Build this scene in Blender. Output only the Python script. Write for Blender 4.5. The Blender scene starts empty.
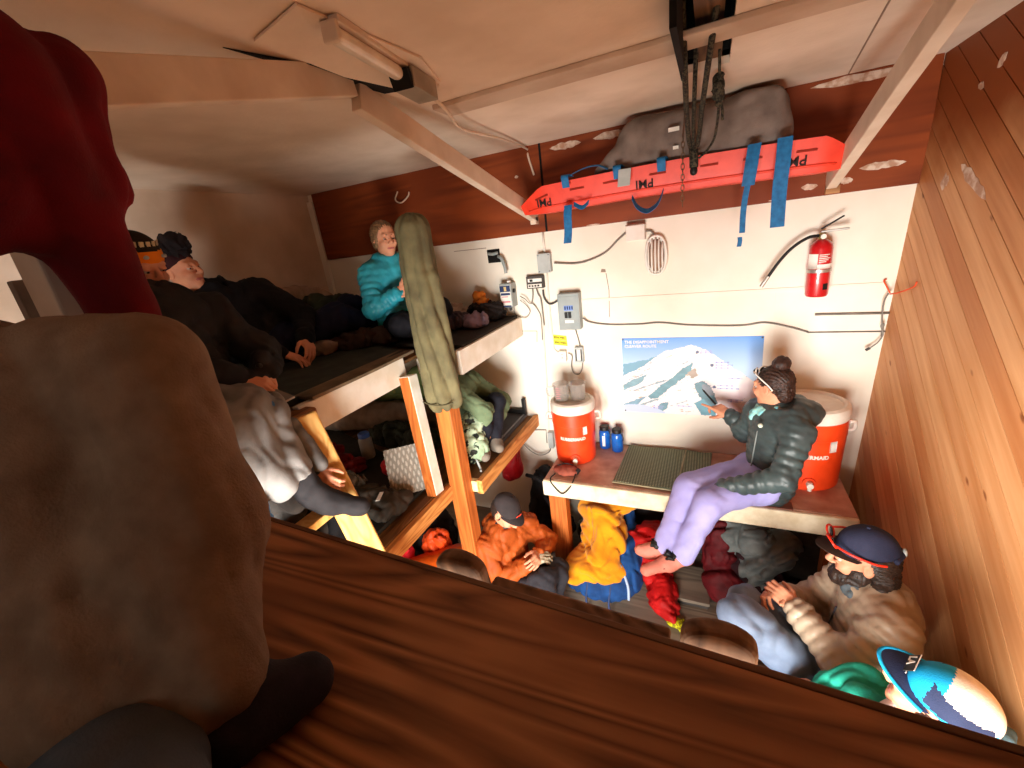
import bpy, bmesh, math, random
import numpy as np
from mathutils import Vector, Matrix
random.seed(7)
rng = np.random.default_rng(7)
SC = bpy.context.scene
COL = SC.collection

# ------------------------------------------------------------------ camera calibration (real room, metres)
FPX = 424.0
def nrm(v):
    v = np.array(v, float); return v/np.linalg.norm(v)
_cy = nrm([200, -173, FPX]); _cx = -nrm([-922, -28, FPX]); _cx = nrm(_cx-_cy*_cx.dot(_cy))
_cz = np.cross(_cx, _cy)
if _cz[1] > 0: _cz = -_cz
RW = np.array([_cx, _cy, _cz])
EYE = np.array([0, 0, 2.56])
def ray(x, y): return RW@np.array([x-512., y-384., FPX])
def pY(x, y, Y): r = ray(x, y); return r*Y/r[1]+EYE
def pX(x, y, X): r = ray(x, y); return r*X/r[0]+EYE
def pZ(x, y, z): r = ray(x, y); return r*(z-EYE[2])/r[2]+EYE
BW = 3.14          # back wall
WALLX = 0.95
WL = BW-0.004
def W(x, y, off=0.0): return pY(x, y, BW-off)

# ------------------------------------------------------------------ materials
def lin(c):
    if isinstance(c, str):
        c = c.lstrip('#'); c = [int(c[i:i+2], 16)/255 for i in (0, 2, 4)]
    return tuple(((u/12.92) if u <= .04045 else ((u+.055)/1.055)**2.4) for u in c)+(1.0,)
MATS = {}
def _nt(name):
    m = bpy.data.materials.new(name); m.use_nodes = True
    nt = m.node_tree; b = nt.nodes['Principled BSDF']
    return m, nt, b
def mat(name, c1, c2=None, rough=.7, metal=0., scale=12., bump=.0, bscale=None, detail=4., lo=.35, hi=.65, stretch=(1, 1, 1), spec=.3, sheen=0., trans=0., alpha=1., emit=0., coat=0.):
    if name in MATS: return MATS[name]
    m, nt, b = _nt(name); L = nt.links.new
    b.inputs['Roughness'].default_value = rough; b.inputs['Metallic'].default_value = metal
    b.inputs['Specular IOR Level'].default_value = spec
    if sheen: b.inputs['Sheen Weight'].default_value = sheen
    if trans: b.inputs['Transmission Weight'].default_value = trans
    if coat: b.inputs['Coat Weight'].default_value = coat
    b.inputs['Alpha'].default_value = alpha
    if emit:
        b.inputs['Emission Color'].default_value = lin(c1); b.inputs['Emission Strength'].default_value = emit
    tc = nt.nodes.new('ShaderNodeTexCoord'); mp = nt.nodes.new('ShaderNodeMapping'); mp.inputs['Scale'].default_value = stretch
    L(tc.outputs['Object'], mp.inputs['Vector'])
    nz = nt.nodes.new('ShaderNodeTexNoise'); nz.inputs['Scale'].default_value = scale; nz.inputs['Detail'].default_value = detail
    L(mp.outputs['Vector'], nz.inputs['Vector'])
    rp = nt.nodes.new('ShaderNodeValToRGB'); e = rp.color_ramp.elements
    e[0].position = lo; e[1].position = hi
    e[0].color = lin(c1); e[1].color = lin(c2 if c2 else c1)
    L(nz.outputs['Fac'], rp.inputs['Fac']); L(rp.outputs['Color'], b.inputs['Base Color'])
    if bump:
        n2 = nt.nodes.new('ShaderNodeTexNoise'); n2.inputs['Scale'].default_value = bscale or scale*3; n2.inputs['Detail'].default_value = 5
        L(mp.outputs['Vector'], n2.inputs['Vector'])
        bp = nt.nodes.new('ShaderNodeBump'); bp.inputs['Strength'].default_value = bump; bp.inputs['Distance'].default_value = .01
        L(n2.outputs['Fac'], bp.inputs['Height']); L(bp.outputs['Normal'], b.inputs['Normal'])
    MATS[name] = m; return m
def wood(name, c1, c2, c3=None, axis='X', ring=7., dist=3., rough=.6, knots=False, spec=.3, bump=.15, fine=1., rings=9.):
    """grain runs along the axis"""
    if name in MATS: return MATS[name]
    m, nt, b = _nt(name); L = nt.links.new
    b.inputs['Roughness'].default_value = rough; b.inputs['Specular IOR Level'].default_value = spec
    tc = nt.nodes.new('ShaderNodeTexCoord'); mp = nt.nodes.new('ShaderNodeMapping')
    sc = [1., 1., 1.]; sc['XYZ'.index(axis)] = .09
    mp.inputs['Scale'].default_value = sc
    L(tc.outputs['Object'], mp.inputs['Vector'])
    wv = nt.nodes.new('ShaderNodeTexNoise'); wv.inputs['Scale'].default_value = ring; wv.inputs['Detail'].default_value = 2; wv.inputs['Distortion'].default_value = dist*.2
    L(mp.outputs['Vector'], wv.inputs['Vector'])
    mu = nt.nodes.new('ShaderNodeMath'); mu.operation = 'MULTIPLY'; mu.inputs[1].default_value = rings
    L(wv.outputs['Fac'], mu.inputs[0])
    fr = nt.nodes.new('ShaderNodeMath'); fr.operation = 'PINGPONG'; fr.inputs[1].default_value = .5
    L(mu.outputs[0], fr.inputs[0])
    n2 = nt.nodes.new('ShaderNodeTexNoise'); n2.inputs['Scale'].default_value = 60*fine; n2.inputs['Detail'].default_value = 4
    L(mp.outputs['Vector'], n2.inputs['Vector'])
    mx = nt.nodes.new('ShaderNodeMath'); mx.operation = 'MULTIPLY_ADD'; mx.inputs[1].default_value = .55
    L(n2.outputs['Fac'], mx.inputs[0]); L(fr.outputs[0], mx.inputs[2])
    rp = nt.nodes.new('ShaderNodeValToRGB'); e = rp.color_ramp.elements
    e[0].position = .2; e[1].position = .75; e[0].color = lin(c1); e[1].color = lin(c2)
    L(mx.outputs[0], rp.inputs['Fac'])
    out = rp.outputs['Color']
    if c3:
        n3 = nt.nodes.new('ShaderNodeTexNoise'); n3.inputs['Scale'].default_value = 2.2; n3.inputs['Detail'].default_value = 3
        L(tc.outputs['Object'], n3.inputs['Vector'])
        r3 = nt.nodes.new('ShaderNodeValToRGB'); r3.color_ramp.elements[0].position = .42; r3.color_ramp.elements[1].position = .68
        L(n3.outputs['Fac'], r3.inputs['Fac'])
        mi = nt.nodes.new('ShaderNodeMix'); mi.data_type = 'RGBA'
        L(r3.outputs['Color'], mi.inputs[0]); L(out, mi.inputs[6]); mi.inputs[7].default_value = lin(c3); out = mi.outputs[2]
    if knots:
        vo = nt.nodes.new('ShaderNodeTexVoronoi'); vo.inputs['Scale'].default_value = 4.2
        mk = nt.nodes.new('ShaderNodeMapping'); s2 = [1., 1., 1.]; s2['XYZ'.index(axis)] = .5; mk.inputs['Scale'].default_value = s2
        L(tc.outputs['Object'], mk.inputs['Vector']); L(mk.outputs['Vector'], vo.inputs['Vector'])
        rk = nt.nodes.new('ShaderNodeValToRGB'); rk.color_ramp.elements[0].position = .035; rk.color_ramp.elements[1].position = .085
        rk.color_ramp.elements[0].color = (1, 1, 1, 1); rk.color_ramp.elements[1].color = (0, 0, 0, 1)
        L(vo.outputs['Distance'], rk.inputs['Fac'])
        mi = nt.nodes.new('ShaderNodeMix'); mi.data_type = 'RGBA'
        L(rk.outputs['Color'], mi.inputs[0]); L(out, mi.inputs[6]); mi.inputs[7].default_value = lin('5a2c14'); out = mi.outputs[2]
    L(out, b.inputs['Base Color'])
    bp = nt.nodes.new('ShaderNodeBump'); bp.inputs['Strength'].default_value = bump; bp.inputs['Distance'].default_value = .004
    L(mx.outputs[0], bp.inputs['Height']); L(bp.outputs['Normal'], b.inputs['Normal'])
    MATS[name] = m; return m
def weave(name, c1, c2, scale=90., rough=.8, axis=0):
    """regular ridges"""
    if name in MATS: return MATS[name]
    m, nt, b = _nt(name); L = nt.links.new
    b.inputs['Roughness'].default_value = rough
    tc = nt.nodes.new('ShaderNodeTexCoord')
    ws = []
    for d in ('X', 'Y'):
        w = nt.nodes.new('ShaderNodeTexWave'); w.wave_type = 'BANDS'; w.bands_direction = d; w.inputs['Scale'].default_value = scale/6.283*1.0
        w.inputs['Distortion'].default_value = .3
        L(tc.outputs['Object'], w.inputs['Vector']); ws.append(w)
    mx = nt.nodes.new('ShaderNodeMath'); mx.operation = 'MULTIPLY'
    L(ws[0].outputs['Fac'], mx.inputs[0]); L(ws[1].outputs['Fac'], mx.inputs[1])
    rp = nt.nodes.new('ShaderNodeValToRGB'); rp.color_ramp.elements[0].color = lin(c1); rp.color_ramp.elements[1].color = lin(c2)
    rp.color_ramp.elements[0].position = .1; rp.color_ramp.elements[1].position = .6
    L(mx.outputs[0], rp.inputs['Fac']); L(rp.outputs['Color'], b.inputs['Base Color'])
    bp = nt.nodes.new('ShaderNodeBump'); bp.inputs['Strength'].default_value = .6; bp.inputs['Distance'].default_value = .006
    L(mx.outputs[0], bp.inputs['Height']); L(bp.outputs['Normal'], b.inputs['Normal'])
    MATS[name] = m; return m
def attr_mat(name, rough=.6):
    m, nt, b = _nt(name); b.inputs['Roughness'].default_value = rough
    a = nt.nodes.new('ShaderNodeAttribute'); a.attribute_name = 'tint'
    nt.links.new(a.outputs['Color'], b.inputs['Base Color']); return m
def cloth(name, c1, c2=None, rough=.85, **k):
    k.setdefault('scale', 9.); k.setdefault('bump', .25); k.setdefault('bscale', 260.); k.setdefault('spec', .2)
    return mat(name, c1, c2, rough, **k)

# ------------------------------------------------------------------ objects
def V3(p): return Vector((float(p[0]), float(p[1]), float(p[2])))
def tag(o, label, cat, group=None):
    o['label'] = label; o['category'] = cat; o['kind'] = 'thing'
    if group: o['group'] = group
    return o
def thing(name, label, cat, loc=(0, 0, 0), group=None):
    o = bpy.data.objects.new(name, None); COL.objects.link(o); o.location = V3(loc); o.empty_display_size = .1
    tag(o, label, cat, group); return o
def base_of(o):
    p = Vector((0, 0, 0))
    while o is not None:
        p += o.location; o = o.parent
    return np.array(p)

class M:
    """collects geometry in world metres, builds one mesh object"""
    def __init__(s): s.v = []; s.f = []; s.m = []
    def add(s, vs, fs, mi=0):
        b = len(s.v); s.v.extend([tuple(map(float, p)) for p in vs])
        for q in fs: s.f.append(tuple(b+i for i in q)); s.m.append(mi)
        return s
    def obox(s, c, ax, h, mi=0):
        c = np.array(c, float); A = [nrm(a) for a in ax]; vs = []
        for k in (-1, 1):
            for j in (-1, 1):
                for i in (-1, 1): vs.append(c+A[0]*h[0]*i+A[1]*h[1]*j+A[2]*h[2]*k)
        fs = [(0, 2, 3, 1), (4, 5, 7, 6), (0, 1, 5, 4), (2, 6, 7, 3), (0, 4, 6, 2), (1, 3, 7, 5)]
        if np.dot(np.cross(A[0], A[1]), A[2]) < 0: fs = [f[::-1] for f in fs]
        return s.add(vs, fs, mi)
    def box(s, x0, x1, y0, y1, z0, z1, mi=0):
        return s.obox(((x0+x1)/2, (y0+y1)/2, (z0+z1)/2), np.eye(3), (abs(x1-x0)/2, abs(y1-y0)/2, abs(z1-z0)/2), mi)
    def beam(s, a, b, w, h, side=(0, 0, 1), mi=0, ext=0):
        """bar from a to b; h along side direction, w across"""
        a = np.array(a, float); b = np.array(b, float); d = nrm(b-a); a = a-d*ext; b = b+d*ext
        u = np.array(side, float); u = nrm(u-d*u.dot(d)); w_ = np.cross(d, u)
        return s.obox((a+b)/2, (d, w_, u), (np.linalg.norm(b-a)/2, w/2, h/2), mi)
    def tube(s, pts, r, n=8, mi=0, cap=True, close=False):
        P = [np.array(p, float) for p in pts]; N = len(P); rs = r if hasattr(r, '__len__') else [r]*N
        vs = []; fs = []; up = None
        for i, p in enumerate(P):
            if close: d = P[(i+1) % N]-P[i-1]
            else: d = P[min(i+1, N-1)]-P[max(i-1, 0)]
            d = d/(np.linalg.norm(d)+1e-9)
            if up is None:
                up = np.array([0, 0, 1.]) if abs(d[2]) < .9 else np.array([1., 0, 0])
            u = up-d*up.dot(d); u /= np.linalg.norm(u)+1e-9; up = u; w = np.cross(d, u)
            for k in range(n):
                t = 2*math.pi*k/n; vs.append(p+rs[i]*(math.cos(t)*u+math.sin(t)*w))
        for i in range(N if close else N-1):
            j = (i+1) % N
            for k in range(n):
                k2 = (k+1) % n; fs.append((i*n+k, i*n+k2, j*n+k2, j*n+k))
        if cap and not close:
            fs.append(tuple(range(n))[::-1]); fs.append(tuple((N-1)*n+k for k in range(n)))
        return s.add(vs, fs, mi)
    def cyl(s, a, b, r0, r1=None, n=20, mi=0): return s.tube([a, b], [r0, r0 if r1 is None else r1], n, mi)
    def lathe(s, prof, c, axis=(0, 0, 1), n=28, mi=0, mis=None):
        """prof: list of (radius, height)"""
        ax = nrm(axis); u = np.cross(ax, [0, 1, 0]) if abs(ax[1]) < .9 else np.cross(ax, [1, 0, 0]); u = nrm(u); w = np.cross(ax, u); c = np.array(c, float)
        vs = []
        for r, h in prof:
            for k in range(n):
                t = 2*math.pi*k/n; vs.append(c+ax*h+max(r, 1e-4)*(math.cos(t)*u+math.sin(t)*w))
        for i in range(len(prof)-1):
            fs = [(i*n+k, i*n+(k+1) % n, (i+1)*n+(k+1) % n, (i+1)*n+k) for k in range(n)]
            if i == 0: b0 = len(s.v); s.add(vs, fs, mis[0] if mis else mi)
            else:
                for q in fs: s.f.append(tuple(b0+a for a in q)); s.m.append(mis[i] if mis else mi)
        return s
    def poly(s, pts, thick, nrmv, mi=0):
        """flat outline given thickness along nrmv"""
        P = [np.array(p, float) for p in pts]; d = nrm(nrmv)*thick; n = len(P)
        vs = P+[p+d for p in P]
        fs = [tuple(range(n))[::-1], tuple(range(n, 2*n))]+[(i, (i+1) % n, n+(i+1) % n, n+i) for i in range(n)]
        return s.add(vs, fs, mi)
    def sheet(s, G, thick=.004, mi=0):
        """G: (nu,nv,3) grid of points -> closed sheet with thickness"""
        G = np.array(G, float); nu, nv = G.shape[:2]
        du = np.gradient(G, axis=0); dv = np.gradient(G, axis=1); N = np.cross(du, dv); N /= np.linalg.norm(N, axis=2, keepdims=True)+1e-9
        A = (G+N*thick/2).reshape(-1, 3); B = (G-N*thick/2).reshape(-1, 3); o = nu*nv; fs = []
        for i in range(nu-1):
            for j in range(nv-1):
                a, b, c, d = i*nv+j, (i+1)*nv+j, (i+1)*nv+j+1, i*nv+j+1
                fs.append((a, b, c, d)); fs.append((o+d, o+c, o+b, o+a))
        def edge(l):
            for a, b in zip(l[:-1], l[1:]): fs.append((b, a, o+a, o+b))
        edge([i*nv for i in range(nu)][::-1]); edge([i*nv+nv-1 for i in range(nu)])
        edge([j for j in range(nv)]); edge([(nu-1)*nv+j for j in range(nv)][::-1])
        return s.add(np.vstack([A, B]), fs, mi)
    def build(s, name, mats, parent=None, smooth=False, bevel=0., seg=2, origin=None, kind=None, auto=None):
        if not isinstance(mats, (list, tuple)): mats = [mats]
        b = base_of(parent) if parent is not None else (np.array(origin, float) if origin is not None else np.zeros(3))
        me = bpy.data.meshes.new(name)
        me.from_pydata((np.array(s.v)-b).tolist(), [], s.f); me.validate()
        for mm in mats: me.materials.append(mm)
        if len(me.polygons) == len(s.m): me.polygons.foreach_set('material_index', s.m)
        if smooth: me.polygons.foreach_set('use_smooth', [True]*len(me.polygons))
        me.update()
        if auto: me.set_sharp_from_angle(angle=math.radians(auto))
        o = bpy.data.objects.new(name, me); COL.objects.link(o)
        if parent is not None: o.parent = parent
        else: o.location = V3(b)
        if kind: o['kind'] = kind
        if bevel:
            md = o.modifiers.new('bevel', 'BEVEL'); md.width = bevel; md.segments = seg; md.limit_method = 'ANGLE'; md.angle_limit = math.radians(40)
        return o
def spline(pts, n=6):
    """Catmull-Rom through the points"""
    P = [np.array(p, float) for p in pts]; P = [2*P[0]-P[1]]+P+[2*P[-1]-P[-2]]; out = []
    for i in range(1, len(P)-2):
        for k in range(n):
            t = k/n; a, b, c, d = P[i-1], P[i], P[i+1], P[i+2]
            out.append(.5*(2*b+(c-a)*t+(2*a-5*b+4*c-d)*t*t+(3*b-3*c+d-a)*t**3))
    out.append(P[-2]); return out
def text(body, size, c, right, up, matl, parent, name='lettering', depth=.001, align='CENTER', bold=0.):
    cu = bpy.data.curves.new('txt', 'FONT'); cu.body = body; cu.size = size; cu.extrude = depth; cu.align_x = align; cu.align_y = 'CENTER'; cu.offset = bold; cu.resolution_u = 2
    o = bpy.data.objects.new('txt', cu); COL.objects.link(o)
    dg = bpy.context.evaluated_depsgraph_get(); me = bpy.data.meshes.new_from_object(o.evaluated_get(dg))
    bpy.data.objects.remove(o); bpy.data.curves.remove(cu)
    r = V3(nrm(right)); u = V3(nrm(up)); n = r.cross(u)
    mw = Matrix(((r.x, u.x, n.x, 0), (r.y, u.y, n.y, 0), (r.z, u.z, n.z, 0), (0, 0, 0, 1)))
    me.transform(Matrix.Translation(V3(np.array(c)-base_of(parent)))@mw)
    me.materials.clear(); me.materials.append(matl); me.name = name
    o = bpy.data.objects.new(name, me); COL.objects.link(o); o.parent = parent; return o

# ------------------------------------------------------------------ implicit surfaces
def lim(a, b, ra, rb=None, k=.03, mi=0, flat=None, baf=None, op='+'):
    """tapered capsule; flat=(dir,scale) squashes along dir; baf=(spacing,amp) quilted baffles along it"""
    a = np.array(a, float); b = np.array(b, float); rb = ra if rb is None else rb; ab = b-a; L2 = ab.dot(ab)+1e-12; Ln = math.sqrt(L2)
    if flat is not None: fd = nrm(flat[0]); fs = flat[1]
    R = max(ra, rb)*(max(1., fs) if flat is not None else 1)+(baf[1] if baf else 0)
    def f(P):
        Q = P-a; h0 = (Q@ab)/L2; h = np.clip(h0, 0, 1); D = Q-h[:, None]*ab; r = ra+(rb-ra)*h
        if baf:
            s = np.abs(np.sin(math.pi*(h0*Ln/baf[0]+.25))); r = r+baf[1]*(np.sqrt(s)-.6)
        if flat is None: return np.sqrt((D*D).sum(1))-r
        w = D@fd; u = D-w[:, None]*fd; q = np.sqrt((u*u).sum(1)+(w/fs)**2); return (q-r)*min(1., .5*(1+fs))
    return dict(f=f, lo=np.minimum(a, b)-R, hi=np.maximum(a, b)+R, k=k, mi=mi, op=op)
def ell(c, r, k=.03, mi=0, ax=None, op='+', baf=None):
    c = np.array(c, float); r = np.array(r, float)*np.ones(3); A = np.array([nrm(x) for x in ax]) if ax is not None else np.eye(3); R = r.max()
    def f(P):
        q = (P-c)@A.T; e = q/r; n = np.sqrt((e*e).sum(1)); g = np.sqrt(((q/(r*r))**2).sum(1))+1e-9
        d = n*(n-1)/g
        if baf: d = d-baf[1]*(np.sqrt(np.abs(np.sin(math.pi*q[:, baf[2]]/baf[0])))-.6)
        return d
    return dict(f=f, lo=c-R, hi=c+R, k=k, mi=mi, op=op)
def rbx(c, h, r=.01, ax=None, k=.02, mi=0, op='+'):
    c = np.array(c, float); h = np.array(h, float); A = np.array([nrm(x) for x in ax]) if ax is not None else np.eye(3); R = np.linalg.norm(h)+r
    def f(P):
        q = np.abs((P-c)@A.T)-h+r; return np.sqrt((np.maximum(q, 0)**2).sum(1))+np.minimum(q.max(1), 0)-r
    return dict(f=f, lo=c-R, hi=c+R, k=k, mi=mi, op=op)
def half(p, n, k=.004):
    """cut away everything on the side n points to"""
    p = np.array(p, float); n = nrm(n)
    return dict(f=lambda P: -((P-p)@n), lo=None, hi=None, k=k, mi=0, op='-')
def wrinkle(P, scale=18., seed=0, dirs=None):
    r = np.random.default_rng(seed); out = np.zeros(len(P)); Q = P*scale
    for o in range(3):
        d1, d2 = r.normal(size=3), r.normal(size=3); d1 /= np.linalg.norm(d1); d2 /= np.linalg.norm(d2)
        if dirs is not None: d1 = nrm(np.array(dirs)+.35*d1)
        w = np.sin(Q@d2*.7+r.uniform(0, 6))*1.3+np.sin(Q@np.roll(d2, 1)*1.1+r.uniform(0, 6))*.8
        out += (1-2*np.abs(np.sin((Q@d1)*.8+w)))*.62**o; Q = Q*1.75
    return out
def sdf_eval(P, prims):
    D = np.full(len(P), 1.)
    for p in prims:
        if p['lo'] is None: idx = slice(None)
        else:
            m = .03+p['k']; idx = np.nonzero(((P > p['lo']-m) & (P < p['hi']+m)).all(1))[0]
            if len(idx) == 0: continue
        d = p['f'](P[idx]); a = D[idx]; k = p['k']
        if p['op'] == '+':
            h = np.maximum(k-np.abs(a-d), 0)/max(k, 1e-6); D[idx] = np.minimum(a, d)-h*h*k*.25
        else:
            d = -d; h = np.maximum(k-np.abs(a-d), 0)/max(k, 1e-6); D[idx] = np.maximum(a, d)+h*h*k*.25
    return D
def nets(prims, h, disp=None, lo=None, hi=None):
    pos = [p for p in prims if p['op'] == '+']
    lo_ = np.min([p['lo'] for p in pos], 0)-2.5*h-.012; hi_ = np.max([p['hi'] for p in pos], 0)+2.5*h+.012
    if lo is not None: lo_ = np.maximum(lo_, lo)
    if hi is not None: hi_ = np.minimum(hi_, hi)
    n = np.ceil((hi_-lo_)/h).astype(int)+1
    D = np.full(n, 1., np.float32)
    gx = [lo_[i]+np.arange(n[i])*h for i in range(3)]
    for p in prims:
        m = h*2+p['k']+.004
        if p['lo'] is None: a0 = np.zeros(3, int); a1 = n.copy()
        else:
            a0 = np.clip(np.floor((p['lo']-m-lo_)/h).astype(int), 0, n); a1 = np.clip(np.ceil((p['hi']+m-lo_)/h).astype(int)+1, 0, n)
        if (a1 <= a0).any(): continue
        sub = D[a0[0]:a1[0], a0[1]:a1[1], a0[2]:a1[2]]
        P = np.stack(np.meshgrid(gx[0][a0[0]:a1[0]], gx[1][a0[1]:a1[1]], gx[2][a0[2]:a1[2]], indexing='ij'), -1).reshape(-1, 3)
        if p['op'] == '-' :
            sel = np.nonzero(sub.reshape(-1) < .2)[0]
            if len(sel) == 0: continue
            d = np.full(sub.size, -1.); d[sel] = -p['f'](P[sel])
        else: d = p['f'](P)
        d = d.reshape(sub.shape); k = max(p['k'], 1e-6)
        hh = np.maximum(k-np.abs(sub-d), 0)/k
        sub[...] = (np.minimum(sub, d)-hh*hh*k*.25) if p['op'] == '+' else (np.maximum(sub, d)+hh*hh*k*.25)
    if disp is not None:
        idx = np.nonzero(np.abs(D.reshape(-1)) < .045)[0]
        ii = np.stack(np.unravel_index(idx, n), -1); P = lo_+ii*h
        D.reshape(-1)[idx] += disp(P).astype(np.float32)
    D[0] = D[-1] = 1; D[:, 0] = D[:, -1] = 1; D[:, :, 0] = D[:, :, -1] = 1
    S = D < 0
    cn = [(0, 0, 0), (1, 0, 0), (0, 1, 0), (1, 1, 0), (0, 0, 1), (1, 0, 1), (0, 1, 1), (1, 1, 1)]
    c = np.zeros(n-1, np.int8)
    for x, y, z in cn: c += S[x:n[0]-1+x, y:n[1]-1+y, z:n[2]-1+z]
    act = np.nonzero((c.reshape(-1) > 0) & (c.reshape(-1) < 8))[0]
    if len(act) == 0: return np.zeros((0, 3)), np.zeros((0, 4), int)
    ia = np.stack(np.unravel_index(act, n-1), -1)
    cv = np.stack([D[ia[:, 0]+x, ia[:, 1]+y, ia[:, 2]+z] for x, y, z in cn], 1).astype(float)
    acc = np.zeros((len(act), 3)); cnt = np.zeros(len(act)); cn_ = np.array(cn, float)
    for a in range(8):
        for b in range(a+1, 8):
            if np.abs(cn_[a]-cn_[b]).sum() != 1: continue
            x = (cv[:, a] < 0) != (cv[:, b] < 0); t = cv[x, a]/(cv[x, a]-cv[x, b])
            acc[x] += cn_[a]+t[:, None]*(cn_[b]-cn_[a]); cnt[x] += 1
    vs = lo_+(ia+acc/cnt[:, None])*h
    vid = np.full(n-1, -1, int); vid.reshape(-1)[act] = np.arange(len(act))
    F = []
    for ax in range(3):
        o1, o2 = (ax+1) % 3, (ax+2) % 3
        sl0 = [slice(None)]*3; sl1 = [slice(None)]*3; sl0[ax] = slice(0, -1); sl1[ax] = slice(1, None)
        e = np.argwhere(S[tuple(sl0)] != S[tuple(sl1)])
        ok = (e[:, o1] > 0) & (e[:, o2] > 0) & (e[:, o1] < n[o1]-1) & (e[:, o2] < n[o2]-1); e = e[ok]
        inside = S[tuple(e.T)]
        q = []
        for d1, d2 in ((1, 1), (0, 1), (0, 0), (1, 0)):
            t = e.copy(); t[:, o1] -= d1; t[:, o2] -= d2; q.append(vid[tuple(t.T)])
        q = np.stack(q, 1); q[~inside] = q[~inside][:, ::-1]; F.append(q)
    F = np.vstack(F); F = F[(F >= 0).all(1)]
    return vs, F
def face_mats(vs, F, prims):
    C = vs[F].mean(1); best = np.full(len(F), 1e9); mi = np.zeros(len(F), int)
    for p in prims:
        if p['op'] != '+': continue
        d = p['f'](C); t = d < best; best[t] = d[t]; mi[t] = p['mi']
    return mi
class SM(M):
    """mesh made of one or more implicit surfaces"""
    def __init__(s): super().__init__(); s.sv = []; s.sf = []; s.sm = []; s.nv = 0
    def surf(s, prims, h=.01, disp=None, paint=None, relax=1):
        vs, F = nets(prims, h, disp)
        if len(F) == 0: return s
        mi = face_mats(vs, F, prims)
        for _ in range(relax):
            A = np.zeros_like(vs); n = np.zeros(len(vs))
            for a, b in ((0, 1), (1, 2), (2, 3), (3, 0)):
                np.add.at(A, F[:, a], vs[F[:, b]]); np.add.at(n, F[:, a], 1)
                np.add.at(A, F[:, b], vs[F[:, a]]); np.add.at(n, F[:, b], 1)
            vs = vs*.5+.5*A/np.maximum(n, 1)[:, None]
        if paint is not None: mi = paint(vs[F].mean(1), mi)
        s.sv.append(vs); s.sf.append(F+s.nv); s.sm.append(mi); s.nv += len(vs); return s
    def build(s, name, mats, parent=None, smooth=True, origin=None, **k):
        if not isinstance(mats, (list, tuple)): mats = [mats]
        b = base_of(parent) if parent is not None else (np.array(origin, float) if origin is not None else np.zeros(3))
        V = np.vstack(s.sv)-b; F = np.vstack(s.sf); mi = np.concatenate(s.sm)
        me = bpy.data.meshes.new(name); me.vertices.add(len(V)); me.vertices.foreach_set('co', V.astype(np.float32).ravel())
        me.loops.add(F.size); me.loops.foreach_set('vertex_index', F.astype(np.int32).ravel())
        me.polygons.add(len(F)); me.polygons.foreach_set('loop_start', np.arange(0, F.size, 4, dtype=np.int32))
        for mm in mats: me.materials.append(mm)
        me.polygons.foreach_set('material_index', mi.astype(np.int32)); me.update(calc_edges=True); me.validate()
        me.polygons.foreach_set('use_smooth', [True]*len(me.polygons))
        o = bpy.data.objects.new(name, me); COL.objects.link(o)
        if parent is not None: o.parent = parent
        else: o.location = V3(b)
        return o
def heap(prims, matl, name, label, cat, wr=.012, scale=20., h=.01, seed=1, group=None, floor=None, parent=None, dirs=None, paint=None):
    """soft rumpled thing"""
    ps = list(prims)
    if floor is not None: ps.append(half((0, 0, floor), (0, 0, -1)))
    pos_ = [p for p in prims if p['lo'] is not None]; lo = np.min([p['lo'] for p in pos_], 0); hi = np.max([p['hi'] for p in pos_], 0)
    org = ((lo[0]+hi[0])/2, (lo[1]+hi[1])/2, floor if floor is not None else lo[2])
    def disp(P):
        d = wr*wrinkle(P, scale, seed, dirs)
        if floor is not None: d = np.maximum(d, (floor-P[:, 2]))*(P[:, 2] > floor+.004)
        return d
    sm = SM().surf(ps, h, disp if wr else None, paint)
    if parent is not None: return sm.build(name, matl, parent)
    o = sm.build(name, matl, origin=org); return tag(o, label, cat, group)
# ------------------------------------------------------------------ camera, light
cam = bpy.data.cameras.new('camera'); co = bpy.data.objects.new('camera', cam); COL.objects.link(co)
cam.sensor_fit = 'HORIZONTAL'; cam.sensor_width = 36; cam.lens = 36*FPX/1024; cam.clip_start = .02; cam.clip_end = 100
R3 = RW.copy(); R3[:, 1] *= -1; R3[:, 2] *= -1
mw = Matrix.Identity(4)
for i in range(3):
    for j in range(3): mw[i][j] = R3[i, j]
    mw[i][3] = EYE[i]
co.matrix_world = mw; SC.camera = co
SC.view_settings.view_transform = 'Standard'; SC.view_settings.look = 'None'; SC.view_settings.gamma = 1; SC.view_settings.use_curve_mapping = False
SC.view_settings.exposure = 0.25
SC.cycles.max_bounces = 10; SC.cycles.diffuse_bounces = 7; SC.cycles.use_denoising = True
SC.cycles.sample_clamp_indirect = 8.0; SC.cycles.caustics_reflective = False; SC.cycles.caustics_refractive = False
w = bpy.data.worlds.new('snow_daylight'); SC.world = w; w.use_nodes = True
w.node_tree.nodes['Background'].inputs[0].default_value = (.95, .97, 1, 1); w.node_tree.nodes['Background'].inputs[1].default_value = 1.0
def area(name, loc, target, sx, sy, power, color=(1, 1, 1), spread=180):
    l = bpy.data.lights.new(name, 'AREA'); l.shape = 'RECTANGLE'; l.size = sx; l.size_y = sy; l.energy = power; l.color = color; l.spread = math.radians(spread)
    o = bpy.data.objects.new(name, l); COL.objects.link(o); o.location = V3(loc)
    o.rotation_euler = (V3(target)-V3(loc)).to_track_quat('-Z', 'Y').to_euler(); o['kind'] = 'helper'; return o
FRONT = -1.0
area('doorway_daylight', (-.30, FRONT-.02, .95), (-.1, 3.1, 1.35), 1.5, 1.6, 335, (1.0, .96, .90))

area('added_fill_light', (-.6, FRONT+.03, 2.75), (-.2, 2.0, 2.4), .8, .35, 2.5, (1.0, .95, .88))  # weak fill added to lift the dark areas above the shelf; no window there
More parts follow.
